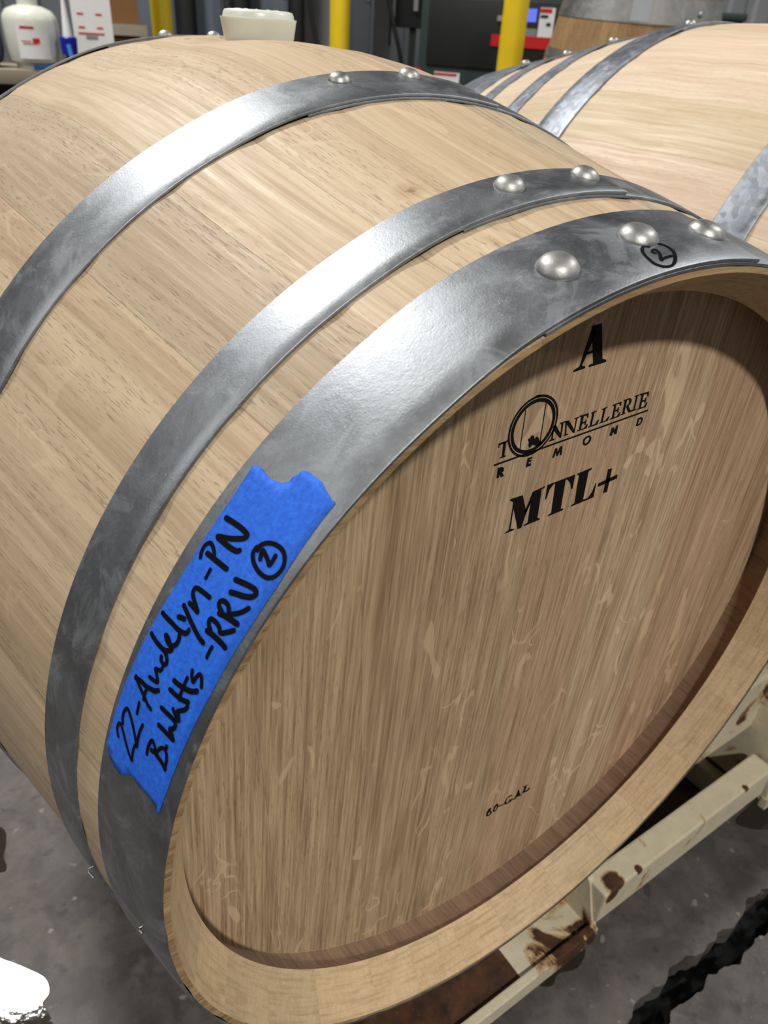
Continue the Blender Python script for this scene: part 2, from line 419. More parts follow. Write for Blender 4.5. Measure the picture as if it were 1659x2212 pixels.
OUT_Y = [0.0, 0.012, 0.03, 0.055, 0.08, 0.11, 0.14, 0.17, 0.2, 0.235, 0.27, 0.31, 0.35, 0.39, 0.43, L0 / 2]
OUT_Y = OUT_Y + [L0 - y for y in reversed(OUT_Y[:-1])]
IN = [(0.0, 0.2915), (0.0303, 0.2743), (0.0318, 0.2782), (0.040, 0.2836), (0.0534, 0.2856), (0.060, 0.2760), (0.2, 0.305), (L0 / 2, 0.342)]
INF = [(L0 - y, r) for y, r in reversed(IN[:-1])]
def stave_mesh(t0, t1, n):
    bm = bmesh.new()
    loop = [(y, prof(y), 0) for y in OUT_Y] + [(y, r, 1) for y, r in reversed(IN + INF)]
    # material of the segment that starts at each loop vertex
    m_of = []
    no = len(OUT_Y); inn = list(reversed(IN + INF))
    for i in range(len(loop)):
        if i < no - 1: m_of.append(0)
        elif i == no - 1: m_of.append(3)
        elif i == len(loop) - 1: m_of.append(3)
        else:
            y = 0.5 * (loop[i][0] + loop[i + 1][0]); y = min(y, L0 - y)
            m_of.append(1 if y < 0.0304 else (2 if y < 0.056 else 0))
    lay = bm.verts.layers.float_vector.new('grain'); R = []
    for k in range(n + 1):
        th = t0 + (t1 - t0) * k / n
        edge = (k == 0 or k == n)
        row = []
        for y, r, inner in loop:
            rr = r - (0.0008 if (edge and not inner) else 0.0)
            v = bm.verts.new((rr * math.cos(th * D2R), y, rr * math.sin(th * D2R))); v[lay] = (th * D2R * 0.33, y, prof(y) - r); row.append(v)
        R.append(row)
    m = len(loop)
    for k in range(n):
        for i in range(m):
            j = (i + 1) % m
            f = bm.faces.new((R[k][i], R[k][j], R[k + 1][j], R[k + 1][i])); f.material_index = m_of[i]
    # side faces in strips between the outside and the inside
    def strip(row, flip):
        outer = row[:no]; inner = list(reversed(row[no:]))
        oi = ii = 0
        while oi < len(outer) - 1 or ii < len(inner) - 1:
            if ii >= len(inner) - 1 or (oi < len(outer) - 1 and outer[oi + 1].co.y <= inner[ii + 1].co.y): tri = (outer[oi], outer[oi + 1], inner[ii]); oi += 1
            else: tri = (outer[oi], inner[ii + 1], inner[ii]); ii += 1
            bm.faces.new(tri)
    strip(R[0], False); strip(R[-1], True)
    return bm

def ring_points(ya, yb, segs=4): return [ya + (yb - ya) * i / segs for i in range(segs + 1)]
def add_band(bm, ya, yb, t0, t1, off0, off1, n, closed):
    ys = ring_points(ya, yb); N = n if closed else n + 1; rows = []
    e = 0.0003
    for i in range(N):
        th = t0 + (t1 - t0) * i / n
        o1 = off1(th) if callable(off1) else off1; o0 = off0(th) if callable(off0) else off0
        row = [cyl(ya, th, o0)] + [cyl(ya, th, o1 - e)] + [cyl(ya + e, th, o1)] + [cyl(y, th, o1 + 0.0002 * math.sin(math.pi * k / 4)) for k, y in enumerate(ys)][1:-1] + [cyl(yb - e, th, o1), cyl(yb, th, o1 - e), cyl(yb, th, o0)]
        rows.append([bm.verts.new(p) for p in row])
    m = len(rows[0])
    for i in range(n):
        A, B = rows[i], rows[(i + 1) % N]
        for k in range(m): bm.faces.new((A[k], A[(k + 1) % m], B[(k + 1) % m], B[k]))
    if not closed: bm.faces.new(rows[0]); bm.faces.new(rows[-1])

def rivet_bm(rad, h):
    bm = bmesh.new()
    add_lathe(bm, [(rad * 1.04, -0.001), (rad * 1.04, 0.0004), (rad * 0.98, h * 0.25), (rad * 0.86, h * 0.55), (rad * 0.66, h * 0.8), (rad * 0.38, h * 0.96), (0, h)], 24)
    return bm
def place_on(o, y, th, off, parent):
    n = Vector((math.cos(th * D2R), -(prof(y + 1e-3) - prof(y - 1e-3)) / 2e-3, math.sin(th * D2R))).normalized()
    o.parent = parent; o.location = cyl(y, th, off); o.rotation_euler = n.to_track_quat('Z', 'Y').to_euler()

HT = 0.0017                                    # hoop steel thickness
def make_hoop(parent, ya, yb, lap, rivets, mat, name='hoop', seg=160, rr=(0.0098, 0.0058), label=None):
    bm = bmesh.new()
    if lap:                                    # one strip of steel: the outer end lies over the inner end
        l0, l1 = lap
        def lift(th):
            d = th - l0
            if d <= l1 - l0: return HT + 0.0002
            k = (d - (l1 - l0)) / 13.0
            return (HT + 0.0002) * (0.5 + 0.5 * math.cos(math.pi * k)) if k < 1 else 0.0
        add_band(bm, ya, yb, l0, l1 + 360, lift, lambda th: lift(th) + HT, int(seg * (360 + l1 - l0) / 360), False)
    else: add_band(bm, ya, yb, 0, 360, 0.0, HT, seg, True)
    h = mesh_obj(name, bm, mat, parent)
    if label: h['label'] = label
    if rivets:
        src = None
        for (y, th) in rivets:
            if src is None: src = mesh_obj('rivet', rivet_bm(*rr), M['rivet']); r = src
            else: r = src.copy(); COL.objects.link(r)
            place_on(r, y, th, 2 * HT, h)
    return h

def strip_poly(x0, x1, R, n=14):
    """outline of the part of a disc of radius R between two vertical lines"""
    c = lambda x: math.sqrt(max(R * R - x * x, 0))
    x0 = max(x0, -R + 1e-4); x1 = min(x1, R - 1e-4)
    up = [(x0 + (x1 - x0) * i / n, c(x0 + (x1 - x0) * i / n)) for i in range(n + 1)]
    return up + [(x, -z) for x, z in reversed(up)]
def board_bm(poly, y0, y1):
    bm = bmesh.new(); e = 0.0004
    A = [bm.verts.new((x, y0, z)) for x, z in poly]; B = [bm.verts.new((x, y1, z)) for x, z in poly]
    bm.faces.new(A); bm.faces.new(list(reversed(B)))
    for i in range(len(poly)):
        j = (i + 1) % len(poly); bm.faces.new((A[i], A[j], B[j], B[i]))
    return bm

def build_barrel(name, stave_edges, tints, mat_stave, head_joints, head_tints):
    root = empty(name)
    for i, t0 in enumerate(stave_edges):
        t1 = stave_edges[(i + 1) % len(stave_edges)]
        if t1 <= t0: t1 += 360
        o = mesh_obj('stave', stave_mesh(t0 + 0.012, t1 - 0.012, 5), [mat_stave, M['chime'], M['howel'], M['rimend']], root, angle=25)
        o.color = tints[i] + (1.0,)
    ang = 2.7 * D2R
    for side in (0, 1):
        for i in range(len(head_joints) - 1):
            poly = strip_poly(head_joints[i] + 0.00004, head_joints[i + 1] - 0.00004, 0.2853)
            poly = [(x * math.cos(ang) - z * math.sin(ang), x * math.sin(ang) + z * math.cos(ang)) for x, z in poly]
            y0 = 0.0534 if side == 0 else L0 - 0.0534
            o = mesh_obj('head_board', board_bm(poly, y0, y0 + (0.022 if side == 0 else -0.022)), M['head'], root, smooth=False)
            o.color = head_tints[i] + (1.0,)
    return root

def jitter(base, amp): return tuple(min(1.0, b * (1 + (random.random() - 0.5) * amp)) for b in base)
random.seed(11)
edges = [100.4, 110.6, 120.2]
t = 120.2
while t < 100.4 + 360 - 30:
    t += random.uniform(9.0, 14.0); edges.append(t)
edges[-1] = 436.0 if edges[-1] > 436 else edges[-1]
edges = [e for e in edges if e < 436.5] ; edges.append(444.5)
edges = sorted(set(round(e % 360, 2) for e in edges))
tints = []
for e in edges:
    v = random.uniform(0.90, 1.04); h = random.uniform(-0.03, 0.03)
    tints.append((min(1, v * (1 + h)), min(1, v), min(1, v * (1 - 1.3 * h))))
HJ = [-0.2853, -0.215, -0.1465, -0.083, -0.0225, 0.0535, 0.1385, 0.212, 0.2853]
HTN = [(0.93, 0.91, 0.86), (0.92, 0.91, 0.85), (0.88, 0.88, 0.83), (0.94, 0.94, 0.90), (0.98, 0.91, 0.87), (1.10, 1.09, 1.06), (1.02, 0.93, 0.89), (1.0, 0.92, 0.88)]
barrel = build_barrel('wine_barrel', edges, tints, M['stave'], HJ, HTN)
barrel.location = (0, 0, AX)
tag(barrel, 'new pale oak wine barrel with blue tape and printed head in the foreground', 'barrel', 'wine barrels')
h1 = make_hoop(barrel, -0.0004, 0.0545, (81.6, 110.2), [(0.0267, 103.85), (0.0285, 93.5), (0.0271, 83.6)], M['hoop'], 'hoop', 220, label='wide head hoop with blue tape')
h2 = make_hoop(barrel, 0.0792, 0.1113, (84.6, 105.8), [(0.0986, 97.4), (0.1002, 87.0)], M['hoop'], 'hoop', 220, rr=(0.0082, 0.0052))
h3 = make_hoop(barrel, 0.2340, 0.2800, (79.0, 104.2), [(0.2667, 97.1), (0.2715, 87.6)], M['hoop'], 'hoop', 220, rr=(0.0075, 0.0048))
h4 = make_hoop(barrel, 0.604, 0.648, (82, 104), [(0.632, 93.6), (0.622, 86.3), (0.616, 123.0)], M['hoop'], 'hoop', 160, rr=(0.0080, 0.0075))
h5 = make_hoop(barrel, L0 - 0.1113, L0 - 0.0792, None, None, M['hoop'], 'hoop', 96)
h6 = make_hoop(barrel, L0 - 0.0545, L0 + 0.0004, None, None, M['hoop'], 'hoop', 96)
# hoop tacks low on the left side
for hp, (y, th) in ((h2, (0.0800, -173.9)), (h1, (0.0232, -176.4))):
    bm = bmesh.new()
    k = 0.85 if hp is h2 else 0.45
    add_tube(bm, [(0, 0, -0.001), (0, 0, 0.003 * k), (0.002 * k, 0, 0.004 * k), (0.008 * k, 0, 0.0035 * k)], 0.0007, 6)
    o = mesh_obj('hoop_tack', bm, M['rivet']); place_on(o, y, th, HT, hp)

